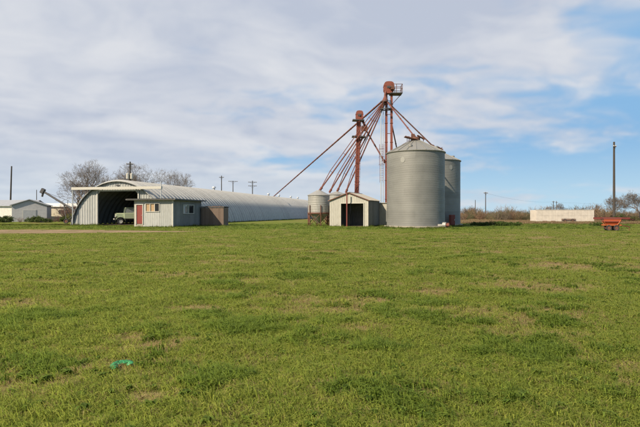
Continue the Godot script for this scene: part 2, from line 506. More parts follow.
func make_grass() -> void:
	rng.seed = 77
	var lawn := Node3D.new()
	lawn.name = numbered("grass")
	add_child(lawn)
	meta(lawn, "short green lawn grass with dry straw patches covering the field", "grass", "", "stuff")
	var kinds := 7
	var at := []
	var col := []
	for k in kinds:
		at.append([])
		col.append([])
	var d := 2.6
	while d < 74.0:
		var step := 0.06 + d * 0.012
		var dens := minf(800.0, 32000.0 / (d * d))
		var half := 0.67 * d + 2.2
		var count := int(dens * step * half * 2.0)
		for i in count:
			var x := rng.randf_range(-half, half)
			var z := -(d + rng.randf() * step)
			if x < -8.0 and rng.randf() < track_at(x, z) * 0.97: continue
			if d > 48.0 and blocked(x, z): continue
			if tan_at(x, z) > rng.randf(): continue
			var dry := dry_at(x, z)
			var lush := lush_at(x, z)
			var yard := yard_at(x, z)
			if rng.randf() < dry * 0.55: continue
			var s := pow(d / 4.0, 0.56) * rng.randf_range(0.7, 1.25)
			var kind := rng.randi() % 3
			var c: Color
			if rng.randf() < lush * 0.85:
				kind = 3 + rng.randi() % 3
				c = Color(0.13, 0.20, 0.026).lerp(Color(0.23, 0.305, 0.045), rng.randf())
			elif rng.randf() < dry * 0.6 + 0.14:
				kind = 6 if rng.randf() < 0.6 else kind
				c = Color(0.32, 0.24, 0.105).lerp(Color(0.48, 0.39, 0.18), rng.randf())
				s *= 0.8
			else:
				if rng.randf() < 0.05: kind = 3 + rng.randi() % 3
				c = Color(0.20, 0.275, 0.038).lerp(Color(0.355, 0.385, 0.07), clampf(rng.randf() * 0.8 + dry * 0.3, 0.0, 1.0))
				c = c.lerp(Color(0.19, 0.30, 0.03), 0.6 * yard)
			var b := Basis(Vector3.UP, rng.randf() * TAU).scaled(Vector3(s, s * rng.randf_range(0.8, 1.2) * pow(4.0 / d, 0.60), s))
			at[kind].append(Transform3D(b, Vector3(x, height_at(x, z), z)))
			col[kind].append(c)
		d += step
	var n := 0
	for k in kinds:
		var m := tuft(0 if k < 3 else 1 if k < 6 else 2, 100 + k)
		scatter("grass_tufts", m, M.leaf, at[k], col[k], lawn)
		n += at[k].size()
	# tall weeds along the yard's edge and at the foot of walls
	var weeds := Node3D.new()
	weeds.name = numbered("weeds")
	add_child(weeds)
	meta(weeds, "taller green weeds along the feet of the sheds and bins", "weeds", "", "stuff")
	var wt := []
	var wc := []
	for i in 3600:
		var z := -rng.randf_range(47.0, 72.0)
		var x := rng.randf_range(-0.66, 0.62) * -z
		if blocked(x, z) or track_at(x, z) > 0.2: continue
		if nz.get_noise_2d(x * 4.0, z * 8.0) < 0.02 and rng.randf() < 0.85: continue
		if tan_at(x, z) > 0.3 and rng.randf() < 0.7: continue
		if x < -23.0 and z < -60.0 and rng.randf() < 0.8: continue
		var s := rng.randf_range(1.4, 2.8)
		wt.append(Transform3D(Basis(Vector3.UP, rng.randf() * TAU).scaled(Vector3(s * 1.5, s * 0.8, s * 1.5)), Vector3(x, 0, z)))
		wc.append(Color(0.09, 0.155, 0.025).lerp(Color(0.16, 0.21, 0.04), rng.randf()))
	scatter("weed_clumps", tuft(1, 201), M.leaf, wt, wc, weeds)
	wt = []
	wc = []
	var feet := [[Vector2(-20.7, -55.8), Vector2(-16.0, -54.8)], [Vector2(-15.9, -55.0), Vector2(-14.4, -61.8)], [Vector2(-14.6, -60.8), Vector2(-11.3, -60.7)], [Vector2(1.1, -58.7), Vector2(2.5, -58.1)], [Vector2(4.9, -57.3), Vector2(5.5, -57.0)], [Vector2(5.6, -57.1), Vector2(7.3, -61.4)],
		[Vector2(-33.0, -67.2), Vector2(-29.5, -66.4)], [Vector2(-19.5, -65.0), Vector2(-1.5, -147.0)], [Vector2(7.4, -61.2), Vector2(8.4, -60.9)], [Vector2(-1.5, -60.8), Vector2(1.2, -60.6)]]
	for f in feet:
		var len := (f[1] as Vector2).distance_to(f[0])
		for i in int(len * 14.0):
			var p: Vector2 = (f[0] as Vector2).lerp(f[1], rng.randf()) + Vector2(rng.randf_range(-0.15, 0.15), rng.randf_range(0.0, 0.5))
			var s := rng.randf_range(0.8, 1.6) + 1.9 * pow(rng.randf(), 4.0)
			wt.append(Transform3D(Basis(Vector3.UP, rng.randf() * TAU).scaled(Vector3(s * 1.3, s, s * 1.3)), Vector3(p.x, 0, p.y)))
			wc.append(Color(0.10, 0.165, 0.025).lerp(Color(0.22, 0.24, 0.06), rng.randf()))
	for k in 2:
		for i in 420:
			var a := rng.randf() * TAU
			var c: Vector3 = [Vector3(10.39, 0, -54.7), Vector3(14.54, 0, -63.6)][k]
			var p := c + Vector3(cos(a), 0, sin(a)) * rng.randf_range(3.42, 3.75)
			var s := rng.randf_range(0.8, 1.5) + 1.8 * pow(rng.randf(), 5.0)
			wt.append(Transform3D(Basis(Vector3.UP, rng.randf() * TAU).scaled(Vector3(s * 1.3, s, s * 1.3)), p))
			wc.append(Color(0.10, 0.165, 0.025).lerp(Color(0.22, 0.24, 0.06), rng.randf()))
	scatter("weed_clumps", tuft(1, 203), M.leaf, wt, wc, weeds)
	# broad-leaved weeds low in the near grass
	wt = []
	wc = []
	for i in 9000:
		var z := -rng.randf_range(2.8, 16.0)
		var x := rng.randf_range(-0.7, 0.7) * -z
		if lush_at(x, z) < 0.3 and rng.randf() < 0.93: continue
		var s := rng.randf_range(0.6, 1.5)
		wt.append(Transform3D(Basis(Vector3.UP, rng.randf() * TAU).scaled(Vector3(s, s, s)), Vector3(x, height_at(x, z) + 0.015, z)))
		wc.append(Color(0.085, 0.14, 0.02).lerp(Color(0.16, 0.22, 0.035), rng.randf()))
	scatter("weed_rosettes", tuft(3, 204), M.leaf, wt, wc, weeds)
	# dead tall grass on the tan field
	var straw := Node3D.new()
	straw.name = numbered("dry_grass")
	add_child(straw)
	meta(straw, "tall tan dead grass in the field before the scrub", "dry grass", "", "stuff")
	wt = []
	wc = []
	for i in 26000:
		var z := -rng.randf_range(64.0, 140.0)
		var x := rng.randf_range(0.1, 0.7) * -z
		if tan_at(x, z) < rng.randf() or blocked(x, z): continue
		var s := rng.randf_range(2.2, 4.6)
		wt.append(Transform3D(Basis(Vector3.UP, rng.randf() * TAU).scaled(Vector3(s * 1.4, s * 0.6, s * 1.4)), Vector3(x, 0, z)))
		wc.append(Color(0.26, 0.17, 0.085).lerp(Color(0.40, 0.31, 0.17), rng.randf()))
	scatter("straw_clumps", tuft(1, 202), M.leaf, wt, wc, straw)

# ------------------------------------------------------------------ sheet metal
# ribbed sheet in the xy plane (outside is +z) between x0 and x1, from lo(x) to hi(x)
func rib_sheet(x0: float, x1: float, lo: Callable, hi: Callable, pitch := 0.25, depth := 0.03) -> ArrayMesh:
	var mb := MB.new()
	var xs := []
	var zs := []
	var count := maxi(1, int(round((x1 - x0) / pitch)))
	var p := (x1 - x0) / count
	for k in count:
		for q in [[0.0, 0.0], [0.55, 0.0], [0.68, 1.0], [0.87, 1.0]]:
			xs.append(x0 + (k + q[0]) * p)
			zs.append(q[1] * depth)
	xs.append(x1)
	zs.append(0.0)
	for k in xs.size() - 1:
		var a := Vector3(xs[k], lo.call(xs[k]), zs[k])
		var b := Vector3(xs[k + 1], lo.call(xs[k + 1]), zs[k + 1])
		var c := Vector3(xs[k + 1], hi.call(xs[k + 1]), zs[k + 1])
		var d := Vector3(xs[k], hi.call(xs[k]), zs[k])
		mb.flat(a, b, c, d, Vector3(0, 0, 1))
	return mb.mesh()

func flat_y(y: float) -> Callable:
	return func(_x: float) -> float: return y

# a row of ribbed sheets as parts
func sheet_row(parent: Node, x0: float, x1: float, each: float, lo: Callable, hi: Callable, mats: Array, place: Transform3D, called := "wall_sheet", pitch := 0.25, depth := 0.012) -> void:
	var count := maxi(1, int(round((x1 - x0) / each)))
	var w := (x1 - x0) / count
	for k in count:
		var m := rib_sheet(x0 + w * k, x0 + w * (k + 1), lo, hi, pitch, depth)
		var t := place
		t.origin += place.basis.z * (0.004 * (k % 2))
		part(called, m, mats[rng.randi() % mats.size()], parent, t)

# ------------------------------------------------------------------ grain bins
func make_bin(at: Vector3, label: String, logo_angle: float, turn: float) -> Node3D:
	var t := thing("grain_bin", label, "grain bin", at, 0.0, "round corrugated grain bins")
	var R := 3.1
	var eave := 8.08
	var rings := 10
	var hgt := (eave - 0.2) / rings
	var mb := MB.new()
	mb.lathe(Vector3.ZERO, [Vector2(R + 0.3, -0.05), Vector2(R + 0.3, 0.17), Vector2(R + 0.27, 0.2), Vector2(0.0, 0.2)], 40)
	part("concrete_pad", mb.mesh(), M.concrete, t)
	# one corrugated wall sheet, an eighth of a ring
	mb = MB.new()
	var waves := 8
	var rows := waves * 6
	for j in rows:
		var y0 := hgt * j / rows
		var y1 := hgt * (j + 1) / rows
		var p0 := TAU * waves * j / rows
		var p1 := TAU * waves * (j + 1) / rows
		var amp := 0.005
		var r0 := R + amp * cos(p0)
		var r1 := R + amp * cos(p1)
		var s0 := amp * sin(p0) * TAU * waves / hgt
		var s1 := amp * sin(p1) * TAU * waves / hgt
		for i in 9:
			var a0 := TAU / 8.0 * i / 9.0
			var a1 := TAU / 8.0 * (i + 1) / 9.0
			var d0 := Vector3(cos(a0), 0, sin(a0))
			var d1 := Vector3(cos(a1), 0, sin(a1))
			mb.quad(d0 * r0 + Vector3.UP * y0, d1 * r0 + Vector3.UP * y0, d1 * r1 + Vector3.UP * y1, d0 * r1 + Vector3.UP * y1, (d0 + Vector3.UP * s0).normalized(), (d1 + Vector3.UP * s0).normalized(), (d1 + Vector3.UP * s1).normalized(), (d0 + Vector3.UP * s1).normalized())
	var sheet := mb.mesh()
	for r in rings:
		var tone := rng.randi() % 4
		for k in 8:
			var m: Material = M["bin%d" % (tone if rng.randf() < 0.7 else rng.randi() % 4)]
			part("wall_sheet", sheet, m, t, Transform3D(Basis(Vector3.UP, turn + TAU / 8.0 * (k + 0.5 * (r % 2))).scaled(Vector3(1, 1, 1)), Vector3(0, 0.2 + hgt * r, 0)))
	# roof sheets with standing ribs
	var apex := 9.45
	mb = MB.new()
	var half := PI / 20.0
	var lo := Vector2(R + 0.1, eave - 0.03)
	var hi := Vector2(0.42, apex)
	var e0 := Vector3(cos(-half) * lo.x, lo.y, sin(-half) * lo.x)
	var e1 := Vector3(cos(half) * lo.x, lo.y, sin(half) * lo.x)
	var f0 := Vector3(cos(-half) * hi.x, hi.y, sin(-half) * hi.x)
	var f1 := Vector3(cos(half) * hi.x, hi.y, sin(half) * hi.x)
	mb.flat(e0, e1, f1, f0, Vector3(0.4, 1, 0))
	mb.tube(e0 + Vector3.UP * 0.02, f0 + Vector3.UP * 0.02, 0.045, 0.02, 6)
	var rs := mb.mesh()
	for k in 20:
		part("roof_sheet", rs, M.bin_roof, t, Transform3D(Basis(Vector3.UP, TAU * k / 20.0), Vector3.ZERO))
	mb = MB.new()
	mb.lathe(Vector3(0, eave, 0), [Vector2(R + 0.02, -0.1), Vector2(R + 0.11, -0.09), Vector2(R + 0.12, -0.03), Vector2(R + 0.06, 0.0)], 48)
	part("eave_ring", mb.mesh(), M.bin_roof, t)
	mb = MB.new()
	mb.lathe(Vector3(0, apex, 0), [Vector2(0.5, -0.08), Vector2(0.5, 0.22), Vector2(0.42, 0.34), Vector2(0.0, 0.42)], 20)
	part("roof_cap", mb.mesh(), M.rust_dark, t)
	# railing and catwalk by the cap
	mb = MB.new()
	for k in 7:
		var a := TAU * k / 9.0 + 2.6
		var p := Vector3(cos(a) * 0.9, apex - 0.12, sin(a) * 0.9)
		mb.tube(p, p + Vector3.UP * 0.5, 0.03, 0.03, 5)
		if k:
			var b := TAU * (k - 1) / 9.0 + 2.6
			mb.tube(p + Vector3.UP * 0.5, Vector3(cos(b) * 0.9, apex + 0.38, sin(b) * 0.9), 0.02, 0.02, 5)
	mb.box(Vector3(-0.6, apex + 0.2, 0.3), Vector3(1.3, 0.08, 0.9), Basis(Vector3(0, 0, 1), -0.25))
	mb.box(Vector3(0.55, apex + 0.3, 0.2), Vector3(0.9, 0.08, 0.5), Basis(Vector3(0, 0, 1), -0.5))
	mb.box(Vector3(-0.3, apex + 0.5, 0.1), Vector3(0.35, 0.35, 0.3))
	part("cap_railing", mb.mesh(), M.rust_dark, t)
	# roof ladder
	mb = MB.new()
	for s in [-0.17, 0.17]:
		mb.tube(Vector3(lo.x, lo.y + 0.1, s), Vector3(0.5, apex + 0.1, s), 0.018, 0.018, 5)
	for k in 9:
		var f := k / 9.0
		var p := Vector3(lerpf(lo.x, 0.5, f), lerpf(lo.y + 0.1, apex + 0.1, f), 0)
		mb.tube(p - Vector3(0, 0, 0.17), p + Vector3(0, 0, 0.17), 0.012, 0.012, 4)
	part("roof_ladder", mb.mesh(), M.rust_dark, t, Transform3D(Basis(Vector3.UP, 2.65), Vector3.ZERO))
	# roof manhole and vents
	for k in 3:
		mb = MB.new()
		mb.lathe(Vector3.ZERO, [Vector2(0.22, -0.05), Vector2(0.22, 0.14), Vector2(0.17, 0.18), Vector2(0.0, 0.2)], 12)
		var a: float = [-0.9, 0.35, 2.0][k]
		part("roof_vent", mb.mesh(), M.bin_roof, t, Transform3D(Basis.IDENTITY, Vector3(cos(a) * 2.2, lerpf(lo.y, apex, 0.37) - 0.03, sin(a) * 2.2)))
	# faded round emblem, curved with the wall
	mb = MB.new()
	var rr := R + 0.03
	for k in 20:
		var a0 := TAU * k / 20.0
		var a1 := TAU * (k + 1) / 20.0
		var q := func(u: float, w: float) -> Vector3: return Vector3(sin(logo_angle + u / rr) * rr, 7.08 + w, cos(logo_angle + u / rr) * rr)
		var o := Vector3(sin(logo_angle), 0, cos(logo_angle))
		mb.tri(q.call(0.0, 0.0), q.call(cos(a0) * 0.25, sin(a0) * 0.3), q.call(cos(a1) * 0.25, sin(a1) * 0.3), o, o, o)
	var em := part("emblem", mb.mesh(), M.emblem, t)
	em.set_meta("label", "faded pale round emblem near the eave")
	# bolted wall door
	mb = MB.new()
	mb.box(Vector3(0, 1.2, R + 0.03), Vector3(0.75, 1.2, 0.06))
	part("wall_door", mb.mesh(), M.bin2, t, Transform3D(Basis(Vector3.UP, -1.9), Vector3.ZERO))
	# ladder down the wall, on the side away from the yard
	mb = MB.new()
	for s in [-0.18, 0.18]:
		mb.tube(Vector3(s, 0.6, R + 0.16), Vector3(s, eave + 0.3, R + 0.16), 0.018, 0.018, 5)
	for k in 25:
		mb.tube(Vector3(-0.18, 0.7 + k * 0.3, R + 0.16), Vector3(0.18, 0.7 + k * 0.3, R + 0.16), 0.012, 0.012, 4)
	part("wall_ladder", mb.mesh(), M.galvanised, t, Transform3D(Basis(Vector3.UP, 1.9), Vector3.ZERO))
	return t

func make_hopper(at: Vector3, R: float, base: float, eave: float, apex: float, label: String) -> void:
	var t := thing("hopper_bin", label, "hopper bin", at, 0.0, "small hopper bins on legs")
	var mb := MB.new()
	var prof := []
	var rows := 48
	for j in rows + 1:
		prof.append(Vector2(R + 0.005 * cos(TAU * 8.0 * 3.0 * j / rows / 3.0), lerpf(base, eave, float(j) / rows)))
	mb.lathe(Vector3.ZERO, prof, 32)
	part("wall", mb.mesh(), M.hopper_steel, t)
	mb = MB.new()
	mb.lathe(Vector3.ZERO, [Vector2(R + 0.09, eave - 0.06), Vector2(R + 0.09, eave), Vector2(0.35, apex - 0.06), Vector2(0.3, apex), Vector2(0, apex + 0.03)], 24)
	part("roof", mb.mesh(), M.hopper_steel, t)
	mb = MB.new()
	mb.lathe(Vector3.ZERO, [Vector2(0.18, base - R * 0.95), Vector2(R, base)], 24)
	part("hopper_cone", mb.mesh(), M.hopper_steel, t)
	mb = MB.new()
	mb.lathe(Vector3.ZERO, [Vector2(R + 0.02, base - 0.1), Vector2(R + 0.05, base - 0.08), Vector2(R + 0.05, base + 0.06), Vector2(R + 0.02, base + 0.08)], 24)
	part("ring_beam", mb.mesh(), M.rust_dark, t)
	for k in 6:
		var a := TAU * k / 6.0 + 0.35
		var b := TAU * (k + 1) / 6.0 + 0.35
		var p := Vector3(cos(a), 0, sin(a)) * (R + 0.07)
		var q := Vector3(cos(b), 0, sin(b)) * (R + 0.07)
		mb = MB.new()
		mb.box(p + Vector3.UP * (base + 0.95) * 0.5, Vector3(0.09, base + 0.95, 0.09), Basis(Vector3.UP, -a))
		part("leg", mb.mesh(), M.rust_dark, t)
		mb = MB.new()
		mb.tube(p + Vector3.UP * 0.1, q + Vector3.UP * (base - 0.05), 0.035, 0.035, 5)
		mb.tube(q + Vector3.UP * 0.1, p + Vector3.UP * (base - 0.05), 0.035, 0.035, 5)
		part("cross_brace", mb.mesh(), M.rust_dark if k % 2 else M.rust, t)

# ------------------------------------------------------------------ bucket elevators and spouts
func rail_platform(parent: Node, at: Vector3, size: Vector2, rail_h: float, material: Material, open := "") -> void:
	var mb := MB.new()
	mb.box(at, Vector3(size.x, 0.1, size.y))
	part("platform", mb.mesh(), M.dark_steel, parent)
	mb = MB.new()
	var h := Vector3(size.x * 0.5 - 0.03, 0, size.y * 0.5 - 0.03)
	var pts := []
	for s in [[-1, -1], [0, -1], [1, -1], [1, 0], [1, 1], [0, 1], [-1, 1], [-1, 0]]:
		pts.append(at + Vector3(s[0] * h.x, 0.05, s[1] * h.z))
	for k in 8:
		if open == "left" and k in [0, 6, 7] : continue
		mb.tube(pts[k], pts[k] + Vector3.UP * rail_h, 0.038, 0.038, 5)
	for k in 8:
		if open == "left" and k in [7, 6]: continue
		for f in [0.5, 1.0]:
			mb.tube(pts[k] + Vector3.UP * rail_h * f, pts[(k + 1) % 8] + Vector3.UP * rail_h * f, 0.034, 0.034, 5)
	part("railing", mb.mesh(), material, parent)

func ladder_with_cage(parent: Node, at: Vector3, y0: float, y1: float, side: Vector3, out: Vector3, material: Material, cage := true) -> void:
	var mb := MB.new()
	for s in [-0.2, 0.2]:
		mb.tube(at + side * s + Vector3.UP * y0, at + side * s + Vector3.UP * y1, 0.022, 0.022, 5)
	var y := y0 + 0.3
	while y < y1:
		mb.tube(at + side * -0.2 + Vector3.UP * y, at + side * 0.2 + Vector3.UP * y, 0.014, 0.014, 4)
		y += 0.3
	part("ladder", mb.mesh(), material, parent)
	if not cage: return
	mb = MB.new()
	y = y0 + 2.2
	while y < y1:
		var was := at + side * 0.36 + Vector3.UP * y
		for k in 7:
			var a := PI * k / 6.0
			var p := at + side * 0.36 * cos(a) + out * 0.66 * sin(a) + Vector3.UP * y
			if k: mb.tube(was, p, 0.02, 0.02, 4)
			was = p
		y += 1.0
	for k in [1, 3, 5]:
		var a: float = PI * k / 6.0
		var p: Vector3 = at + side * 0.36 * cos(a) + out * 0.66 * sin(a)
		mb.tube(p + Vector3.UP * (y0 + 2.2), p + Vector3.UP * y1, 0.015, 0.015, 4)
	part("safety_cage", mb.mesh(), material, parent)

# a leg casing with bolted flanges
func casing(parent: Node, at: Vector3, w: float, d: float, y0: float, y1: float, material: Material) -> void:
	var mb := MB.new()
	mb.box(at + Vector3.UP * (y0 + y1) * 0.5, Vector3(w, y1 - y0, d))
	var o := part("casing", mb.mesh(), material, parent)
	mb = MB.new()
	var y := y0 + 2.4
	while y < y1:
		mb.box(at + Vector3.UP * y, Vector3(w + 0.1, 0.06, d + 0.1))
		y += 2.4
	part("flange", mb.mesh(), material, o)

func elevator_head(parent: Node, at: Vector3, w: float, d: float, h: float, material: Material) -> void:
	# hood: tapered foot, straight sides, shoulders rounded over the pulley
	var out := [Vector2(-w * 0.34, -h * 0.5), Vector2(-w * 0.5, -h * 0.22), Vector2(-w * 0.5, h * 0.12)]
	for k in range(1, 8):
		var a := PI - PI * k / 8.0
		var e := Vector2(signf(cos(a)) * pow(absf(cos(a)), 0.7) * w * 0.5, h * 0.12 + pow(sin(a), 0.7) * h * 0.38)
		out.append(e)
	out.append(Vector2(w * 0.5, h * 0.12))
	out.append(Vector2(w * 0.5, -h * 0.22))
	out.append(Vector2(w * 0.34, -h * 0.5))
	var mb := MB.new()
	var z := Vector3(0, 0, d * 0.5)
	for k in out.size():
		var p: Vector2 = out[k]
		var q: Vector2 = out[(k + 1) % out.size()]
		var a := at + Vector3(p.x, p.y, 0)
		var b := at + Vector3(q.x, q.y, 0)
		mb.flat(a - z, a + z, b + z, b - z, (a + b) * 0.5 - at)
		for s in [-1.0, 1.0]:
			var f := Vector3(0, 0, s)
			mb.tri(at + z * s, a + z * s, b + z * s, f, f, f)
	var o := part("head_hood", mb.mesh(), material, parent)
	mb = MB.new()
	mb.tube(at + z * 0.9, at + z * 1.35, 0.14, 0.14, 10)
	mb.bevel_box(at + Vector3(0, 0.02, d * 0.52), Vector3(w * 0.45, 0.3, 0.06), 0.02)
	part("shaft_bearing", mb.mesh(), M.dark_steel, o)
	mb = MB.new()
	mb.box(at + Vector3(0, h * 0.12, 0), Vector3(w + 0.06, 0.06, d + 0.06))
	part("hood_flange", mb.mesh(), material, o)

func spout(label: String, a: Vector3, b: Vector3, r: float, truss: float, material: Material, struts := 4, called := "grain_spout") -> void:
	var t := thing(called, label, "spout", Vector3.ZERO, 0.0, "grain spouts from the elevator distributor")
	var mb := MB.new()
	mb.tube(a, b, r, r, 10)
	part("pipe", mb.mesh(), material, t)
	mb = MB.new()
	var d := (b - a).normalized()
	var count := int((b - a).length() / 3.0)
	for k in range(1, count + 1):
		var p := a.lerp(b, k / (count + 1.0))
		mb.tube(p - d * 0.04, p + d * 0.04, r + 0.025, r + 0.025, 10)
	if count: part("pipe_collar", mb.mesh(), material, t)
	if truss > 0.0:
		var side := d.cross(Vector3.UP).normalized()
		var off := d.cross(side).normalized()
		if off.y < 0.0: off = -off
		mb = MB.new()
		var pts := [a]
		for k in range(1, struts + 1):
			var f := k / (struts + 1.0)
			pts.append(a.lerp(b, f) + off * truss)
			mb.tube(a.lerp(b, f), a.lerp(b, f) + off * truss, 0.025, 0.025, 5)
		pts.append(b)
		mb.path(pts, 0.05, 6)
		part("truss_cable", mb.mesh(), M.rust, t)
	mb = MB.new()
	mb.tube(b - d * 0.5, b, r + 0.08, r + 0.05, 10)
	part("outlet_boot", mb.mesh(), material, t)

func make_elevators() -> void:
	# the tall leg behind the big bin
	var t := thing("bucket_elevator", "tall rust red twin-leg bucket elevator with railed platform at its head", "elevator", Vector3(8.7, 0, -63.5))
	casing(t, Vector3(-0.33, 0, 0), 0.27, 0.27, 0.9, 16.6, M.red_paint)
	casing(t, Vector3(0.33, 0, 0), 0.27, 0.27, 0.9, 16.6, M.red_paint)
	var mb := MB.new()
	mb.bevel_box(Vector3(0, 0.5, 0), Vector3(1.3, 1.0, 0.6), 0.05)
	part("boot", mb.mesh(), M.rust_dark, t)
	elevator_head(t, Vector3(-0.02, 17.35, 0), 1.28, 0.9, 1.5, M.red_paint)
	rail_platform(t, Vector3(0.85, 16.55, 0.1), Vector2(1.5, 1.5), 1.05, M.rust_dark, "left")
	mb = MB.new()
	mb.tube(Vector3(0.35, 17.3, 0.45), Vector3(0.35, 17.3, 0.95), 0.2, 0.2, 10)
	mb.box(Vector3(0.35, 17.05, 0.7), Vector3(0.45, 0.15, 0.5))
	part("drive_motor", mb.mesh(), M.rust_dark, t)
	# braces that carry the platform
	mb = MB.new()
	for s in [-0.5, 0.6]:
		mb.tube(Vector3(1.5, 16.5, s), Vector3(0.5, 15.4, s * 0.3), 0.03, 0.03, 5)
	part("platform_brace", mb.mesh(), M.rust_dark, t)
	# cross ties between the legs
	mb = MB.new()
	var y := 2.0
	while y < 16.0:
		mb.box(Vector3(0, y, 0), Vector3(0.4, 0.07, 0.07))
		y += 2.4
	part("cross_tie", mb.mesh(), M.rust, t)
	ladder_with_cage(t, Vector3(-0.72, 0, 0.1), 1.2, 14.4, Vector3(0, 0, 1), Vector3(-1, 0, 0), M.galvanised, false)
	ladder_with_cage(t, Vector3(-0.95, 0, 0.12), 5.4, 10.2, Vector3(1, 0, 0), Vector3(0, 0, 1), M.rust, true)
	# discharge chute, distributor and its ring platform
	mb = MB.new()
	mb.tube(Vector3(-0.42, 16.95, 0.25), Vector3(-0.55, 16.35, 0.6), 0.16, 0.13, 10)
	part("discharge_chute", mb.mesh(), M.rust, t)
	mb = MB.new()
	mb.lathe(Vector3(-0.55, 15.6, 0.65), [Vector2(0.2, -0.2), Vector2(0.34, -0.15), Vector2(0.36, 0.05), Vector2(0.15, 0.55), Vector2(0.15, 0.8), Vector2(0, 0.8)], 18)
	part("distributor", mb.mesh(), M.rust, t)
	mb = MB.new()
	mb.lathe(Vector3(-0.45, 14.55, 0.5), [Vector2(0.45, -0.05), Vector2(0.7, -0.05), Vector2(0.7, 0.05), Vector2(0.45, 0.05)], 18)
	for k in 6:
		var a := TAU * k / 6.0
		mb.tube(Vector3(-0.45 + cos(a) * 0.68, 14.6, 0.5 + sin(a) * 0.68), Vector3(-0.45 + cos(a) * 0.68, 15.5, 0.5 + sin(a) * 0.68), 0.025, 0.025, 4)
	mb.lathe(Vector3(-0.45, 15.5, 0.5), [Vector2(0.66, -0.03), Vector2(0.7, -0.03), Vector2(0.7, 0.03), Vector2(0.66, 0.03), Vector2(0.66, -0.03)], 18)
	mb.box(Vector3(-0.3, 14.5, 0.2), Vector3(1.1, 0.06, 0.1))
	part("ring_platform", mb.mesh(), M.dark_steel, t)
	# grey riser pipe beside the leg
	mb = MB.new()
	mb.tube(Vector3(-1.06, 0.0, 0.5), Vector3(-1.06, 14.6, 0.5), 0.05, 0.05, 8)
	part("riser_pipe", mb.mesh(), M.galvanised, t)
	# the second, shorter leg behind the gabled shed, leaning a little
	var e := thing("bucket_elevator", "shorter red single-trunk bucket elevator rising behind the gabled shed", "elevator", Vector3(4.62, 0, -65.0))
	e.rotation.z = -0.030
	casing(e, Vector3(0, 0, 0), 0.52, 0.4, 0.8, 13.6, M.red_paint)
	mb = MB.new()
	mb.bevel_box(Vector3(0, 0.45, 0), Vector3(1.0, 0.9, 0.7), 0.05)
	part("boot", mb.mesh(), M.rust_dark, e)
	elevator_head(e, Vector3(0.05, 14.15, 0), 0.95, 0.7, 1.25, M.red_paint)
	rail_platform(e, Vector3(-0.1, 13.45, 0.3), Vector2(1.5, 1.2), 0.0, M.rust)
	rail_platform(e, Vector3(0.0, 11.35, 0.3), Vector2(1.7, 1.2), 0.0, M.rust)
	mb = MB.new()
	mb.bevel_box(Vector3(0.72, 12.45, 0.2), Vector3(0.8, 0.6, 0.5), 0.04)
	part("gear_drive", mb.mesh(), M.rust_dark, e)
	mb = MB.new()
	mb.tube(Vector3(0.3, 13.9, 0.1), Vector3(0.85, 12.7, 0.15), 0.16, 0.16, 8)
	part("discharge_chute", mb.mesh(), M.rust, e)
	ladder_with_cage(e, Vector3(0.0, 0, 0.3), 1.0, 13.4, Vector3(1, 0, 0), Vector3(0, 0, 1), M.red_paint, true)
	# spouts
	var o := Vector3(8.12, 15.5, -62.85)
	spout("long red spout sloping to the ridge of the arched barn", o + Vector3(-0.2, 0.15, 0), Vector3(-12.25, 5.78, -131.0), 0.12, 0.0, M.rust, 0)
	spout("red spout running down to the small round hopper bin beside the gabled shed", o + Vector3(-0.15, 0, 0.1), Vector3(-0.05, 4.32, -62.0), 0.085, 0.36, M.rust)
	spout("red spout ending on the left edge of the hopper bin roof behind the gabled shed", o + Vector3(-0.1, -0.05, -0.1), Vector3(1.25, 4.30, -67.0), 0.085, 0.36, M.rust)
	spout("red spout ending at the peak of the hopper bin roof behind the gabled shed", o + Vector3(0, -0.1, -0.05), Vector3(2.26, 4.42, -67.0), 0.085, 0.36, M.rust)
	spout("red spout ending on the hopper bin roof nearest the short red elevator", o + Vector3(0.05, -0.15, 0), Vector3(3.4, 4.25, -66.6), 0.085, 0.36, M.rust)
	spout("red spout dropping to the roof cap of the nearer big grain bin", Vector3(8.4, 15.4, -62.7), Vector3(10.39, 9.75, -54.75), 0.075, 0.0, M.rust)
	spout("dark red spout reaching the roof cap of the farther big grain bin", Vector3(8.4, 15.5, -62.9), Vector3(14.5, 9.78, -63.55), 0.08, 0.0, M.rust_dark)
	spout("dark steep spout passing down behind the nearer big grain bin", Vector3(9.0, 13.0, -63.4), Vector3(12.3, 0.0, -66.8), 0.08, 0.0, M.rust_dark)
	spout("thin red transfer spout between the two bucket elevators", Vector3(5.75, 12.55, -64.8), Vector3(8.25, 7.9, -63.6), 0.09, 0.0, M.rust)

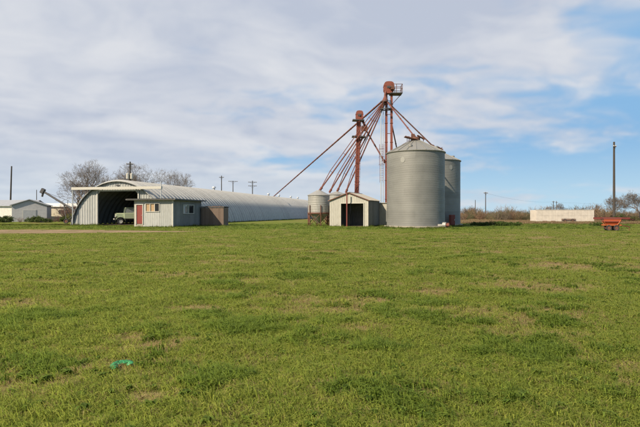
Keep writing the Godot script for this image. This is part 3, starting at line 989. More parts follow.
# ------------------------------------------------------------------ the arched barn
func make_barn() -> void:
	var t := thing("arched_barn", "long galvanised arched steel barn with white ribbed front and open black doorway", "barn", Vector3(-26.5, 0, -66.0), -0.2147)
	var half := 6.82
	var rise := 5.7
	var R := (half * half + rise * rise) / (2.0 * rise)
	var cy := rise - R
	var a0 := asin(-cy / R)
	var segs := 30
	var arch := func(x: float) -> float: return sqrt(maxf(0.0, R * R - x * x)) + cy
	# one arch panel with a deep trapezoid rib
	var prof := [[0.0, 0.0], [0.13, 0.0], [0.42, 0.25], [0.64, 0.25], [0.93, 0.0], [1.06, 0.0]]
	var mb := MB.new()
	for k in prof.size() - 1:
		var z0: float = -prof[k][0]
		var z1: float = -prof[k + 1][0]
		var r0: float = R + prof[k][1]
		var r1: float = R + prof[k + 1][1]
		var sl := Vector2(z1 - z0, r1 - r0).normalized()
		for j in segs:
			var t0 := lerpf(a0, PI - a0, float(j) / segs)
			var t1 := lerpf(a0, PI - a0, float(j + 1) / segs)
			var d0 := Vector3(cos(t0), sin(t0), 0)
			var d1 := Vector3(cos(t1), sin(t1), 0)
			var ax := Vector3(0, 0, 1) * sl.y
			mb.quad(Vector3(0, cy, z0) + d0 * r0, Vector3(0, cy, z0) + d1 * r0, Vector3(0, cy, z1) + d1 * r1, Vector3(0, cy, z1) + d0 * r1, d0 * -sl.x + ax, d1 * -sl.x + ax, d1 * -sl.x + ax, d0 * -sl.x + ax)
	var panel := mb.mesh()
	for k in 92:
		part("arch_panel", panel, M["arch%d" % (rng.randi() % 3)], t, Transform3D(Basis.IDENTITY, Vector3(0, 0, 0.3 - k * 1.06)))
	# front wall of white ribbed sheets round the doorway
	var under := func(x: float) -> float: return maxf(0.02, sqrt(maxf(0.0, (R - 0.02) * (R - 0.02) - x * x)) + cy)
	var front := Transform3D(Basis.IDENTITY, Vector3.ZERO)
	sheet_row(t, -half + 0.02, -3.03, 0.76, flat_y(0.0), under, [M.white_sheet, M.white_sheet2], front, "wall_sheet", 0.38, 0.05)
	sheet_row(t, 3.03, half - 0.02, 0.76, flat_y(0.0), under, [M.white_sheet, M.white_sheet2], front, "wall_sheet", 0.38, 0.05)
	sheet_row(t, -3.03, 3.03, 0.76, flat_y(4.5), under, [M.white_sheet, M.white_sheet2], front, "wall_sheet", 0.38, 0.05)
	var back := Transform3D(Basis(Vector3.UP, PI), Vector3(0, 0, -97.6))
	sheet_row(t, -half + 0.02, half - 0.02, 1.1, flat_y(0.0), under, [M.grey_sheet], back, "end_wall_sheet", 0.38, 0.05)
	# door frame with angled corners
	mb = MB.new()
	for s in [-1.0, 1.0]:
		mb.box(Vector3(s * 3.03, 2.25, 0.06), Vector3(0.16, 4.5, 0.2))
		mb.box(Vector3(s * 2.82, 4.28, 0.02), Vector3(0.12, 0.62, 0.12), Basis(Vector3(0, 0, 1), s * 0.785))
	mb.box(Vector3(0, 4.5, 0.063), Vector3(6.2, 0.18, 0.2))
	part("door_frame", mb.mesh(), M.trim, t)
	# sliding-door track on posts
	mb = MB.new()
	mb.box(Vector3(0.1, 4.80, 0.62), Vector3(13.1, 0.34, 0.3))
	part("door_track", mb.mesh(), M.trim, t)
	for x in [-6.35, 6.55]:
		mb = MB.new()
		mb.tube(Vector3(x, 0, 0.62), Vector3(x, 5.0 if x < 0.0 else 5.5, 0.62), 0.07, 0.07, 8)
		part("track_post", mb.mesh(), M.galvanised, t)
	for x in [-5.0, -2.5, 2.5, 5.0]:
		mb = MB.new()
		mb.box(Vector3(x, 4.85, 0.25), Vector3(0.1, 0.1, 0.5))
		part("track_bracket", mb.mesh(), M.trim, t)
	# front rim of the arch with its closure blocks
	mb = MB.new()
	for j in segs:
		var t0 := lerpf(a0, PI - a0, float(j) / segs)
		var t1 := lerpf(a0, PI - a0, float(j + 1) / segs)
		mb.tube(Vector3(cos(t0) * (R + 0.02), cy + sin(t0) * (R + 0.02), 0.32), Vector3(cos(t1) * (R + 0.02), cy + sin(t1) * (R + 0.02), 0.32), 0.05, 0.05, 6, false)
	part("arch_rim", mb.mesh(), M.white_sheet2, t)
	for j in 26:
		var a := lerpf(a0 + 0.05, PI - a0 - 0.05, (j + 0.5) / 26.0)
		mb = MB.new()
		mb.box(Vector3(cos(a) * (R - 0.05), cy + sin(a) * (R - 0.05), 0.22), Vector3(0.1, 0.34, 0.14), Basis(Vector3(0, 0, 1), a))
		part("closure_block", mb.mesh(), M.dark_steel, t)
	# ridge vents
	for k in [30, 63, 72, 84, 92]:
		mb = MB.new()
		mb.lathe(Vector3(0, rise + 0.1, -k), [Vector2(0.22, -0.1), Vector2(0.22, 0.5), Vector2(0.42, 0.55), Vector2(0.3, 0.8), Vector2(0, 0.85)], 12)
		part("ridge_vent", mb.mesh(), M.galvanised, t)
	# small plate over the door
	mb = MB.new()
	mb.box(Vector3(0, 5.2, 0.09), Vector3(0.5, 0.16, 0.05))
	part("door_light_plate", mb.mesh(), M.dark_steel, t)
	mb = MB.new()
	mb.box(Vector3(0, -0.02, -48.5), Vector3(13.4, 0.08, 97.0))
	part("dirt_floor", mb.mesh(), M.soil, t)

func wheel(parent: Node, at: Vector3, axis: Vector3, r: float, w: float, rim_mat: Material) -> void:
	var b := Basis(Quaternion(Vector3.UP, axis))
	var mb := MB.new()
	mb.lathe(Vector3.ZERO, [Vector2(r * 0.58, -w * 0.42), Vector2(r * 0.85, -w * 0.5), Vector2(r * 0.97, -w * 0.42), Vector2(r, -w * 0.2), Vector2(r, w * 0.2), Vector2(r * 0.97, w * 0.42), Vector2(r * 0.85, w * 0.5), Vector2(r * 0.58, w * 0.42)], 24)
	var o := part("wheel", mb.mesh(), M.rubber, parent, Transform3D(b, at))
	mb = MB.new()
	mb.lathe(Vector3.ZERO, [Vector2(0.0, -w * 0.3), Vector2(r * 0.2, -w * 0.32), Vector2(r * 0.25, -w * 0.2), Vector2(r * 0.5, -w * 0.2), Vector2(r * 0.59, -w * 0.42), Vector2(r * 0.59, w * 0.42), Vector2(r * 0.5, w * 0.2), Vector2(r * 0.25, w * 0.2), Vector2(r * 0.2, w * 0.32), Vector2(0, w * 0.3)], 16)
	part("rim", mb.mesh(), rim_mat, o)

func make_truck() -> void:
	# front towards +z of its own axes
	var t := thing("farm_truck", "pale green old farm truck with tan box parked inside the barn doorway", "truck", Vector3(-25.9, 0.03, -68.9), -0.2147 - 0.9)
	var mb := MB.new()
	mb.box(Vector3(0, 0.72, -0.4), Vector3(0.9, 0.16, 4.6))
	part("chassis", mb.mesh(), M.dark_steel, t)
	mb = MB.new()
	mb.bevel_box(Vector3(0, 1.22, 1.45), Vector3(1.25, 0.62, 1.15), 0.12)
	part("hood", mb.mesh(), M.truck_green, t)
	for s in [-1.0, 1.0]:
		mb = MB.new()
		var pts := []
		for k in 9:
			var a := PI * k / 8.0
			pts.append(Vector3(0, 0.5 + sin(a) * 0.56, 1.42 + cos(a) * 0.62))
		for k in 8:
			var q0: Vector3 = pts[k]
			var q1: Vector3 = pts[k + 1]
			var nn := ((q0 + q1) * 0.5 - Vector3(0, 0.5, 1.42)).normalized()
			mb.flat(q0 + Vector3(s * 0.6, 0, 0), q0 + Vector3(s * 0.95, 0, 0), q1 + Vector3(s * 0.95, 0, 0), q1 + Vector3(s * 0.6, 0, 0), nn)
			mb.flat(q0 + Vector3(s * 0.95, 0, 0), q1 + Vector3(s * 0.95, 0, 0), q1 + Vector3(s * 0.95, -0.08, 0), q0 + Vector3(s * 0.95, -0.08, 0), Vector3(s, 0, 0))
		part("fender", mb.mesh(), M.truck_green, t)
		mb = MB.new()
		mb.lathe(Vector3.ZERO, [Vector2(0.0, 0.06), Vector2(0.12, 0.04), Vector2(0.14, 0.0), Vector2(0.12, -0.1)], 12)
		part("headlight", mb.mesh(), M.trim, t, Transform3D(Basis(Vector3.RIGHT, PI / 2), Vector3(s * 0.76, 1.08, 2.02)))
	mb = MB.new()
	mb.bevel_box(Vector3(0, 0.72, 2.18), Vector3(2.0, 0.2, 0.12), 0.03)
	part("bumper", mb.mesh(), M.trim, t)
	mb = MB.new()
	for k in 6: mb.box(Vector3(0, 0.98 + k * 0.09, 2.04), Vector3(1.05, 0.035, 0.04))
	part("grille", mb.mesh(), M.trim, t)
	mb = MB.new()
	mb.bevel_box(Vector3(0, 1.15, 0.3), Vector3(1.8, 0.8, 1.35), 0.06)
	var cab := part("cab", mb.mesh(), M.truck_green, t)
	mb = MB.new()
	for s in [-1.0, 1.0]:
		mb.box(Vector3(s * 0.82, 1.85, 0.86), Vector3(0.09, 0.72, 0.09), Basis(Vector3.RIGHT, -0.2))
		mb.box(Vector3(s * 0.82, 1.85, -0.3), Vector3(0.1, 0.7, 0.12))
	part("pillar", mb.mesh(), M.truck_green, cab)
	mb = MB.new()
	mb.bevel_box(Vector3(0, 2.22, 0.2), Vector3(1.75, 0.14, 1.3), 0.05)
	part("roof", mb.mesh(), M.truck_green, cab)
	mb = MB.new()
	mb.box(Vector3(0, 1.87, 0.86), Vector3(1.55, 0.58, 0.012), Basis(Vector3.RIGHT, -0.2))
	part("windscreen", mb.mesh(), M.pane, cab)
	for s in [-1.0, 1.0]:
		mb = MB.new()
		mb.box(Vector3(s * 0.84, 1.85, 0.26), Vector3(0.012, 0.56, 1.0))
		part("side_window", mb.mesh(), M.pane, cab)
	# tan stake box
	mb = MB.new()
	mb.box(Vector3(0, 0.98, -1.75), Vector3(2.1, 0.1, 2.5))
	var bed := part("bed", mb.mesh(), M.truck_tan, t)
	for k in 4:
		for s in [-1.0, 1.0]:
			mb = MB.new()
			mb.box(Vector3(s * 1.02, 1.25 + k * 0.45, -1.75), Vector3(0.05, 0.36, 2.5))
			part("side_board", mb.mesh(), M.truck_tan, bed)
		mb = MB.new()
		mb.box(Vector3(0, 1.25 + k * 0.45, -0.55), Vector3(2.0, 0.36, 0.05))
		part("head_board", mb.mesh(), M.truck_tan, bed)
	for s in [-1.0, 1.0]:
		wheel(t, Vector3(s * 0.8, 0.42, 1.42), Vector3.RIGHT, 0.42, 0.24, M.trim)
		wheel(t, Vector3(s * 0.8, 0.42, -1.7), Vector3.RIGHT, 0.42, 0.3, M.trim)

# ------------------------------------------------------------------ sheds
func make_office() -> void:
	var t := thing("tin_shed", "low flat-roofed tin shed with a red door before the barn", "shed", Vector3(-16.1, 0, -55.0), -0.2147)
	var W := 4.7
	var D := 7.0
	var H := 2.98
	var A := Transform3D.IDENTITY
	var B := Transform3D(Basis(Vector3.UP, PI / 2), Vector3.ZERO)   # local x runs to the back: x -> -z
	# face with the door: sheets round the openings
	sheet_row(t, -W, -4.42, 0.5, flat_y(0.05), flat_y(H), [M.cream2], A)
	sheet_row(t, -3.62, -3.27, 0.5, flat_y(0.05), flat_y(H), [M.white_sheet], A)
	sheet_row(t, -4.42, -3.62, 0.8, flat_y(2.46), flat_y(H), [M.white_sheet], A)
	sheet_row(t, -4.42, -3.62, 0.8, flat_y(0.05), flat_y(0.34), [M.concrete], A)
	sheet_row(t, -3.27, -1.6, 0.83, flat_y(0.05), flat_y(1.72), [M.white_sheet, M.white_sheet2], A)
	sheet_row(t, -3.27, -1.6, 0.83, flat_y(2.6), flat_y(H), [M.white_sheet2], A)
	sheet_row(t, -1.6, -0.05, 0.78, flat_y(0.05), flat_y(H), [M.white_sheet2], A)
	var mb := MB.new()
	mb.bevel_box(Vector3(-4.02, 1.40, -0.02), Vector3(0.76, 2.08, 0.06), 0.012)
	var door := part("door", mb.mesh(), M.red_door, t)
	mb = MB.new()
	mb.lathe(Vector3.ZERO, [Vector2(0.0, 0.0), Vector2(0.02, 0.01), Vector2(0.035, 0.05), Vector2(0.0, 0.08)], 10)
	part("handle", mb.mesh(), M.galvanised, door, Transform3D(Basis(Vector3.RIGHT, PI / 2), Vector3(-3.74, 1.3, 0.01)))
	mb = MB.new()
	for k in [[-4.44, 1.4, 0.09, 2.2], [-3.6, 1.4, 0.09, 2.2]]: mb.box(Vector3(k[0], k[1], 0.03), Vector3(k[2], k[3], 0.1))
	mb.box(Vector3(-4.02, 2.5, 0.032), Vector3(0.95, 0.09, 0.1))
	part("door_frame", mb.mesh(), M.trim, t)
	# front window: two boarded lights, one with its inner shade painted on a dark sheet
	mb = MB.new()
	for k in [-3.27, -2.72, -2.16, -1.6]: mb.box(Vector3(k, 2.16, 0.02), Vector3(0.07, 0.95, 0.1))
	mb.box(Vector3(-2.435, 1.71, 0.022), Vector3(1.75, 0.07, 0.12))
	mb.box(Vector3(-2.435, 2.61, 0.022), Vector3(1.75, 0.07, 0.12))
	var win := part("window", mb.mesh(), M.trim, t)
	for k in 2:
		mb = MB.new()
		mb.box(Vector3(-2.995 + 0.56 * k, 2.16, -0.03), Vector3(0.48, 0.83, 0.03))
		part("board", mb.mesh(), M.plywood, win)
	mb = MB.new()
	mb.box(Vector3(-1.88, 2.16, -0.02), Vector3(0.49, 0.83, 0.012))
	part("pane", mb.mesh(), M.inner_shade_pane, win)
	# shaded face with the window
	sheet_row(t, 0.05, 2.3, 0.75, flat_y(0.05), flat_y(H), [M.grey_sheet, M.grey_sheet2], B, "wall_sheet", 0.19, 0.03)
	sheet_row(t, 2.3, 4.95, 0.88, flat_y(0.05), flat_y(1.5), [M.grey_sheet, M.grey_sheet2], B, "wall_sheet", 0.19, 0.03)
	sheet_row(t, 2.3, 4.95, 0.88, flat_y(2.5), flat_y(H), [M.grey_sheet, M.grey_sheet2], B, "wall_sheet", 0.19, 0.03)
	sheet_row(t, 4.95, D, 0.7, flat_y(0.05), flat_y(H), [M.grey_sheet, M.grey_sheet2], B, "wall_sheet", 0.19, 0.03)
	mb = MB.new()
	for k in [2.3, 3.62, 4.95]: mb.box(Vector3(0.02, 2.0, -k), Vector3(0.12, 1.05, 0.09))
	for y in [1.5, 2.5]: mb.box(Vector3(0.022, y, -3.62), Vector3(0.14, 0.08, 2.7))
	win = part("window", mb.mesh(), M.trim, t)
	mb = MB.new()
	mb.box(Vector3(-0.03, 2.0, -2.62), Vector3(0.02, 0.92, 0.6))
	part("board", mb.mesh(), M.galvanised, win)
	mb = MB.new()
	mb.box(Vector3(-0.02, 2.0, -3.26), Vector3(0.012, 0.92, 0.62))
	part("pane", mb.mesh(), M.pane, win)
	mb = MB.new()
	mb.box(Vector3(-0.02, 2.0, -4.28), Vector3(0.012, 0.92, 1.24))
	part("pane", mb.mesh(), M.inner_shade_pane, win)  # dark sheet whose colour stands for the unlit room behind
	# back and far sides, corner post, floor
	sheet_row(t, 0.0, W, 0.8, flat_y(0.05), flat_y(H), [M.grey_sheet], Transform3D(Basis(Vector3.UP, PI), Vector3(0, 0, -D)))
	sheet_row(t, -D, 0.0, 0.8, flat_y(0.05), flat_y(H), [M.grey_sheet], Transform3D(Basis(Vector3.UP, -PI / 2), Vector3(-W, 0, 0)))
	mb = MB.new()
	mb.box(Vector3(0.0, H * 0.5 + 0.02, 0.0), Vector3(0.14, H, 0.14))
	part("corner_post", mb.mesh(), M.trim, t)
	mb = MB.new()
	mb.box(Vector3(-W * 0.5, 0.0, -D * 0.5), Vector3(W - 0.1, 0.2, D - 0.1))
	part("slab", mb.mesh(), M.concrete, t)
	# flat roof with overhang: sheets over a dark fascia
	mb = MB.new()
	mb.box(Vector3(-W * 0.5 - 0.1, H + 0.06, -D * 0.5 + 0.1), Vector3(W + 1.3, 0.13, D + 0.8))
	part("roof_deck", mb.mesh(), M.roof_dark, t)
	for k in 7:
		mb = MB.new()
		mb.box(Vector3(-W - 0.2 + k * 0.8, H + 0.14, -D * 0.5 + 0.1), Vector3(0.78, 0.03, D + 0.9))
		part("roof_sheet", mb.mesh(), M.roof_dark, t)

func make_plank_bin() -> void:
	var t := thing("plank_bin", "brown plank-sided storage box standing beside the tin shed", "storage box", Vector3(-13.05, 0, -61.0), -0.10)
	t.scale.x = 0.87
	var mb: MB
	for k in 15:
		mb = MB.new()
		var x := -1.58 + 0.212 * k
		var h := 2.2 + rng.randf_range(-0.04, 0.05)
		mb.box(Vector3(x + 0.1, h * 0.5, rng.randf_range(-0.012, 0.012)), Vector3(0.2, h, 0.035))
		part("plank", mb.mesh(), M.brown_board if rng.randf() < 0.6 else M.brown_board2, t)
	for s in [-1.0, 1.0]:
		for k in 9:
			mb = MB.new()
			mb.box(Vector3(s * 1.6, 1.1, -0.13 - 0.212 * k), Vector3(0.035, 2.2, 0.2))
			part("plank", mb.mesh(), M.brown_board, t)
	mb = MB.new()
	mb.box(Vector3(0, 1.1, -2.0), Vector3(3.2, 2.2, 0.04))
	part("back_board", mb.mesh(), M.brown_board, t)
	mb = MB.new()
	mb.box(Vector3(0, 2.27, 0.02), Vector3(3.35, 0.09, 0.12))
	mb.box(Vector3(0, 2.27, -2.02), Vector3(3.35, 0.09, 0.12))
	part("top_rail", mb.mesh(), M.roof_dark, t)
	mb = MB.new()
	mb.box(Vector3(0, 2.335, -1.0), Vector3(3.3, 0.04, 2.1))
	part("lid", mb.mesh(), M.brown_board2, t)
	for k in 5:
		mb = MB.new()
		mb.box(Vector3(-1.2 + k * 0.55, 2.385 + 0.001 * k, -0.6 - rng.randf() * 0.6), Vector3(rng.randf_range(0.2, 0.5), 0.06, 0.3), Basis(Vector3.UP, rng.randf()))
		part("scrap_board", mb.mesh(), M.rust_dark, t)

func make_gable_shed() -> void:
	var t := thing("gabled_shed", "cream metal gabled shed with open doorway between bins", "shed", Vector3(3.32, 0, -58.0), -0.384)
	var W := 2.35
	var D := 4.7
	var eave := 3.02
	var ridge := 3.9
	var gable := func(x: float) -> float: return eave + (ridge - eave) * (1.0 - absf(x) / W)
	var x0 := -0.98
	var x1 := 1.82
	var F := Transform3D.IDENTITY
	sheet_row(t, -W, x0, 0.7, flat_y(0.02), gable, [M.cream, M.cream2], F, "wall_sheet", 0.23, 0.02)
	sheet_row(t, x0, 0.0, 0.98, flat_y(2.68), gable, [M.cream, M.cream2], F, "wall_sheet", 0.23, 0.02)
	sheet_row(t, 0.0, x1, 0.9, flat_y(2.68), gable, [M.cream, M.cream2], F, "wall_sheet", 0.23, 0.02)
	sheet_row(t, x1, W, 0.6, flat_y(0.02), gable, [M.cream, M.cream2], F, "wall_sheet", 0.23, 0.02)
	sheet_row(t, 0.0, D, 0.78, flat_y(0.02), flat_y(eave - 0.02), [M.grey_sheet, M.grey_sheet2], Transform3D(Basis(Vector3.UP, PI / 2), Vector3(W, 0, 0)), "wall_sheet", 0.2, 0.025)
	sheet_row(t, -D, 0.0, 0.78, flat_y(0.02), flat_y(eave - 0.02), [M.cream2], Transform3D(Basis(Vector3.UP, -PI / 2), Vector3(-W, 0, 0)), "wall_sheet", 0.2, 0.025)
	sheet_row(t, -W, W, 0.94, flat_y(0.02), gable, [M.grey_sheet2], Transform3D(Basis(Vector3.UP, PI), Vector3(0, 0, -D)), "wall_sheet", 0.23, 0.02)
	# door frame
	var mb := MB.new()
	for x in [x0, x1]: mb.box(Vector3(x, 1.34, 0.03), Vector3(0.1, 2.68, 0.1))
	mb.box(Vector3((x0 + x1) * 0.5, 2.7, 0.032), Vector3(x1 - x0 + 0.1, 0.1, 0.1))
	part("door_frame", mb.mesh(), M.cream, t)
	mb = MB.new()
	mb.box(Vector3(0, -0.02, -D * 0.5), Vector3(W * 2 - 0.1, 0.1, D - 0.1))
	part("dirt_floor", mb.mesh(), M.soil, t)
	# roof of ribbed sheets, each side
	var pitch := atan2(ridge - eave, W)
	var run := sqrt(W * W + (ridge - eave) * (ridge - eave)) + 0.2
	for s in [-1.0, 1.0]:
		var y_axis := Vector3(-s * cos(pitch), sin(pitch), 0)
		var b := Basis(Vector3(0, 0, -s), y_axis, Vector3(s * sin(pitch), cos(pitch), 0))
		var at := Vector3(s * (W + 0.18), eave - 0.07 + 0.05, 0)
		var lo := -0.2 if s > 0.0 else -D - 0.2
		sheet_row(t, lo, lo + D + 0.4, 0.86, flat_y(0.0), flat_y(run), [M.roof_pale], Transform3D(b, at), "roof_sheet", 0.2, 0.025)
	mb = MB.new()
	mb.box(Vector3(0, ridge + 0.055, -D * 0.5), Vector3(0.24, 0.05, D + 0.42))
	part("ridge_cap", mb.mesh(), M.roof_pale, t)
	# dark barge boards on the gable edge
	mb = MB.new()
	for s in [-1.0, 1.0]:
		var a := Vector3(s * (W + 0.16), eave - 0.05, 0.17)
		var c := Vector3(0, ridge + 0.0, 0.17)
		mb.box((a + c) * 0.5, Vector3((c - a).length(), 0.1, 0.03), Basis(Vector3(0, 0, 1), -s * pitch))
	part("barge_board", mb.mesh(), M.rust_dark, t)
	# cream annex at the back corner
	var ax := Transform3D(Basis.IDENTITY, Vector3(0, 0, -D + 0.15))
	sheet_row(t, W + 0.04, W + 1.3, 0.63, flat_y(0.02), flat_y(2.75), [M.cream2], ax, "annex_sheet", 0.23, 0.02)
	sheet_row(t, 0.0, 1.4, 0.7, flat_y(0.02), flat_y(2.75), [M.cream2], Transform3D(Basis(Vector3.UP, PI / 2), Vector3(W + 1.3, 0, -D + 0.15)), "annex_sheet", 0.23, 0.02)
	mb = MB.new()
	mb.box(Vector3(W + 0.68, 2.80, -D - 0.5), Vector3(1.4, 0.06, 1.6))
	part("annex_roof", mb.mesh(), M.roof_pale, t)
	# the red post before the doorway
	var p := thing("steel_post", "red steel post standing before the gabled shed's doorway", "post", Vector3(3.07, 0, -57.4), -0.384)
	mb = MB.new()
	mb.box(Vector3(0, 1.95, 0), Vector3(0.12, 3.9, 0.12))
	part("shaft", mb.mesh(), M.oxide, p)
	mb = MB.new()
	mb.box(Vector3(0, 0.03, 0), Vector3(0.34, 0.05, 0.34))
	part("base_plate", mb.mesh(), M.rust_dark, p)

func gable_house(called: String, label: String, at: Vector3, turn: float, W: float, D: float, eave: float, ridge: float, along_x: bool, wall: Material, roof: Material, openings: Array) -> void:
	var t := thing(called, label, "building", at, turn, "buildings beyond the lane")
	var mb := MB.new()
	var h := Vector3(W * 0.5, 0, D * 0.5)
	var c := [Vector3(-h.x, 0, h.z), Vector3(h.x, 0, h.z), Vector3(h.x, 0, -h.z), Vector3(-h.x, 0, -h.z)]
	for k in 4:
		var a: Vector3 = c[k]
		var b: Vector3 = c[(k + 1) % 4]
		var m := (a + b) * 0.5
		mb.flat(a, b, b + Vector3.UP * eave, a + Vector3.UP * eave, m)
		if (k % 2 == 0) != along_x:
			var q := m.normalized()
			mb.tri(a + Vector3.UP * eave, b + Vector3.UP * eave, m + Vector3.UP * ridge, q, q, q)
	part("wall", mb.mesh(), wall, t)
	mb = MB.new()
	var o := 0.3
	for s in [-1.0, 1.0]:
		var lo: Vector3
		var lo2: Vector3
		var hi: Vector3
		var hi2: Vector3
		if along_x:
			lo = Vector3(-h.x - o, eave - 0.08, s * (h.z + o)); lo2 = Vector3(h.x + o, eave - 0.08, s * (h.z + o))
			hi = Vector3(-h.x - o, ridge + 0.05, 0); hi2 = Vector3(h.x + o, ridge + 0.05, 0)
		else:
			lo = Vector3(s * (h.x + o), eave - 0.08, h.z + o); lo2 = Vector3(s * (h.x + o), eave - 0.08, -h.z - o)
			hi = Vector3(0, ridge + 0.05, h.z + o); hi2 = Vector3(0, ridge + 0.05, -h.z - o)
		var th := Vector3.UP * 0.12
		mb.flat(lo + th, lo2 + th, hi2 + th, hi + th, Vector3.UP)
		mb.flat(lo, lo2, hi2, hi, Vector3.DOWN)
		mb.flat(lo, lo2, lo2 + th, lo + th, lo)
		mb.flat(lo, hi, hi + th, lo + th, Vector3(0, 0, 1) if not along_x else Vector3(-1, 0, 0))
		mb.flat(lo2, hi2, hi2 + th, lo2 + th, Vector3(0, 0, -1) if not along_x else Vector3(1, 0, 0))
	part("roof", mb.mesh(), roof, t)
	for w in openings:
		mb = MB.new()
		mb.box(Vector3(w[1], w[2], h.z + 0.02), Vector3(w[3], w[4], 0.08))
		var f := part(w[0], mb.mesh(), M.trim, t)
		mb = MB.new()
		mb.box(Vector3(w[1], w[2], h.z + 0.05), Vector3(w[3] - 0.16, w[4] - 0.16, 0.06))
		part("pane" if w[0] == "window" else "door_leaf", mb.mesh(), M.dark_steel if w[0] == "window" else M.house_roof, f)

# ------------------------------------------------------------------ vegetation
func bare_branch(trunk: MB, twig: MB, p: Vector3, d: Vector3, len: float, r: float, depth: int, most: int, g: RandomNumberGenerator) -> void:
	var into := trunk if depth < 3 else twig
	var segs := 3 if depth < 3 else 2
	var q := p
	var rr := r
	for k in segs:
		var bend := Vector3(g.randf_range(-1, 1), g.randf_range(-0.5, 0.8), g.randf_range(-1, 1)) * (0.16 if depth == 0 else 0.28)
		d = (d + bend * 0.7).normalized()
		var e := q + d * len / segs
		var r1 := maxf(rr * (0.88 if segs == 3 else 0.80), 0.011)
		into.tube(q, e, rr, r1, 7 if depth < 2 else 4 if depth < 4 else 3, false)
		if depth < most and k > 0 or depth == 0 and k == segs - 1:
			var kids := 1 if k < segs - 1 else 2
			if depth == 0: kids = 3
			for j in kids + (1 if depth >= 1 and k == segs - 1 else 0):
				var side := d.cross(Vector3(g.randf_range(-1, 1), g.randf_range(-1, 1), g.randf_range(-1, 1))).normalized()
				var spread := g.randf_range(0.45, 0.95)
				var nd := (d * cos(spread) + side * sin(spread) + Vector3.UP * 0.12).normalized()
				if depth < most:
					bare_branch(trunk, twig, e, nd, len * g.randf_range(0.62, 0.82), r1 * g.randf_range(0.6, 0.78), depth + 1, most, g)
		q = e
		rr = r1

func bare_tree(label: String, at: Vector3, h: float, sd: int, material: Material, most := 6) -> void:
	var t := thing("bare_tree", label, "tree", at, 0.0, "leafless trees")
	var g := RandomNumberGenerator.new()
	g.seed = sd
	var trunk := MB.new()
	var twig := MB.new()
	bare_branch(trunk, twig, Vector3(0, -0.1, 0), Vector3(g.randf_range(-0.1, 0.1), 1, g.randf_range(-0.1, 0.1)).normalized(), h * 0.27, h * 0.021, 0, most, g)
	part("trunk", trunk.mesh(), M.bark, t)
	part("crown", twig.mesh(), material, t)

func leaf_shrub(label: String, at: Vector3, w: float, h: float, sd: int, c0: Color, c1: Color, count := 1400, leaf := 0.1) -> void:
	var t := thing("shrub", label, "shrub", at, 0.0, "shrubs along the yard's far side")
	var g := RandomNumberGenerator.new()
	g.seed = sd
	var mb := MB.new()
	var clumps := []
	for k in int(14.0 * maxf(1.0, w / h * 0.7)):
		var a := g.randf() * TAU
		var r := sqrt(g.randf()) * w * 0.36
		clumps.append([Vector3(cos(a) * r, g.randf_range(0.2, 0.8) * h * (1.0 - 0.5 * r / (w * 0.36)), sin(a) * r), g.randf_range(0.16, 0.3) * minf(w, h) * (1.35 if w > 3.0 * h else 1.0)])
	for k in count:
		var q: Array = clumps[g.randi() % clumps.size()]
		var d := Vector3(g.randf_range(-1, 1), g.randf_range(-1, 1), g.randf_range(-1, 1)).normalized()
		var p: Vector3 = q[0] + d * q[1] * pow(g.randf(), 0.4)
		if p.y < 0.03: p.y = 0.03 + g.randf() * 0.2
		mb.col = c0.lerp(c1, g.randf())
		var n := (d + Vector3(g.randf_range(-1, 1), g.randf_range(-0.2, 1.2), g.randf_range(-1, 1))).normalized()
		var u := n.cross(Vector3(g.randf_range(-1, 1), g.randf_range(-1, 1), g.randf_range(-1, 1))).normalized() * leaf * g.randf_range(0.6, 1.2)
		var v := n.cross(u).normalized() * leaf * 0.45
		mb.quad(p - u, p - v, p + u, p + v, n, n, n, n)
	part("foliage", mb.mesh(true), M.leaf, t)
	mb = MB.new()
	for k in 9:
		var q: Array = clumps[k]
		mb.tube(Vector3(g.randf_range(-0.1, 0.1), -0.03, g.randf_range(-0.1, 0.1)), q[0], 0.035, 0.012, 4, false)
	part("stem", mb.mesh(), M.bark, t)

func scrub_mesh(sd: int, tall: float) -> ArrayMesh:
	var g := RandomNumberGenerator.new()
	g.seed = sd
	var mb := MB.new()
	for k in 26:
		var a := g.randf() * TAU
		var p := Vector3(cos(a), 0, sin(a)) * g.randf() * 0.3
		var d := Vector3(cos(a) * g.randf_range(0.1, 0.8), 1, sin(a) * g.randf_range(0.1, 0.8)).normalized()
		var v := g.randf_range(0.7, 1.25)
		mb.col = Color(v, v * g.randf_range(0.9, 1.08), v)
		var q := p
		var r := 0.022
		for s in 3:
			d = (d + Vector3(g.randf_range(-1, 1), g.randf_range(-0.3, 0.3), g.randf_range(-1, 1)) * 0.25).normalized()
			var e := q + d * tall * g.randf_range(0.24, 0.36)
			mb.tube(q, e, r, r * 0.7, 3, false)
			for j in 4:
				var f := (d + Vector3(g.randf_range(-1, 1), g.randf_range(-0.4, 0.9), g.randf_range(-1, 1)) * 0.9).normalized()
				var b := q.lerp(e, g.randf())
				mb.tube(b, b + f * tall * g.randf_range(0.1, 0.26), 0.011, 0.005, 3, false)
			# dead leaves that stay on the twigs
			for j in 3:
				var c := q.lerp(e, g.randf()) + Vector3(g.randf_range(-1, 1), g.randf_range(-1, 1), g.randf_range(-1, 1)) * 0.25
				var n := Vector3(g.randf_range(-1, 1), g.randf_range(-1, 1), g.randf_range(-1, 1)).normalized()
				var u := n.cross(Vector3.UP).normalized() * 0.05
				var w := n.cross(u).normalized() * 0.035
				mb.quad(c - u, c - w, c + u, c + w, n, n, n, n)
			q = e
			r *= 0.7
	return mb.mesh(true)

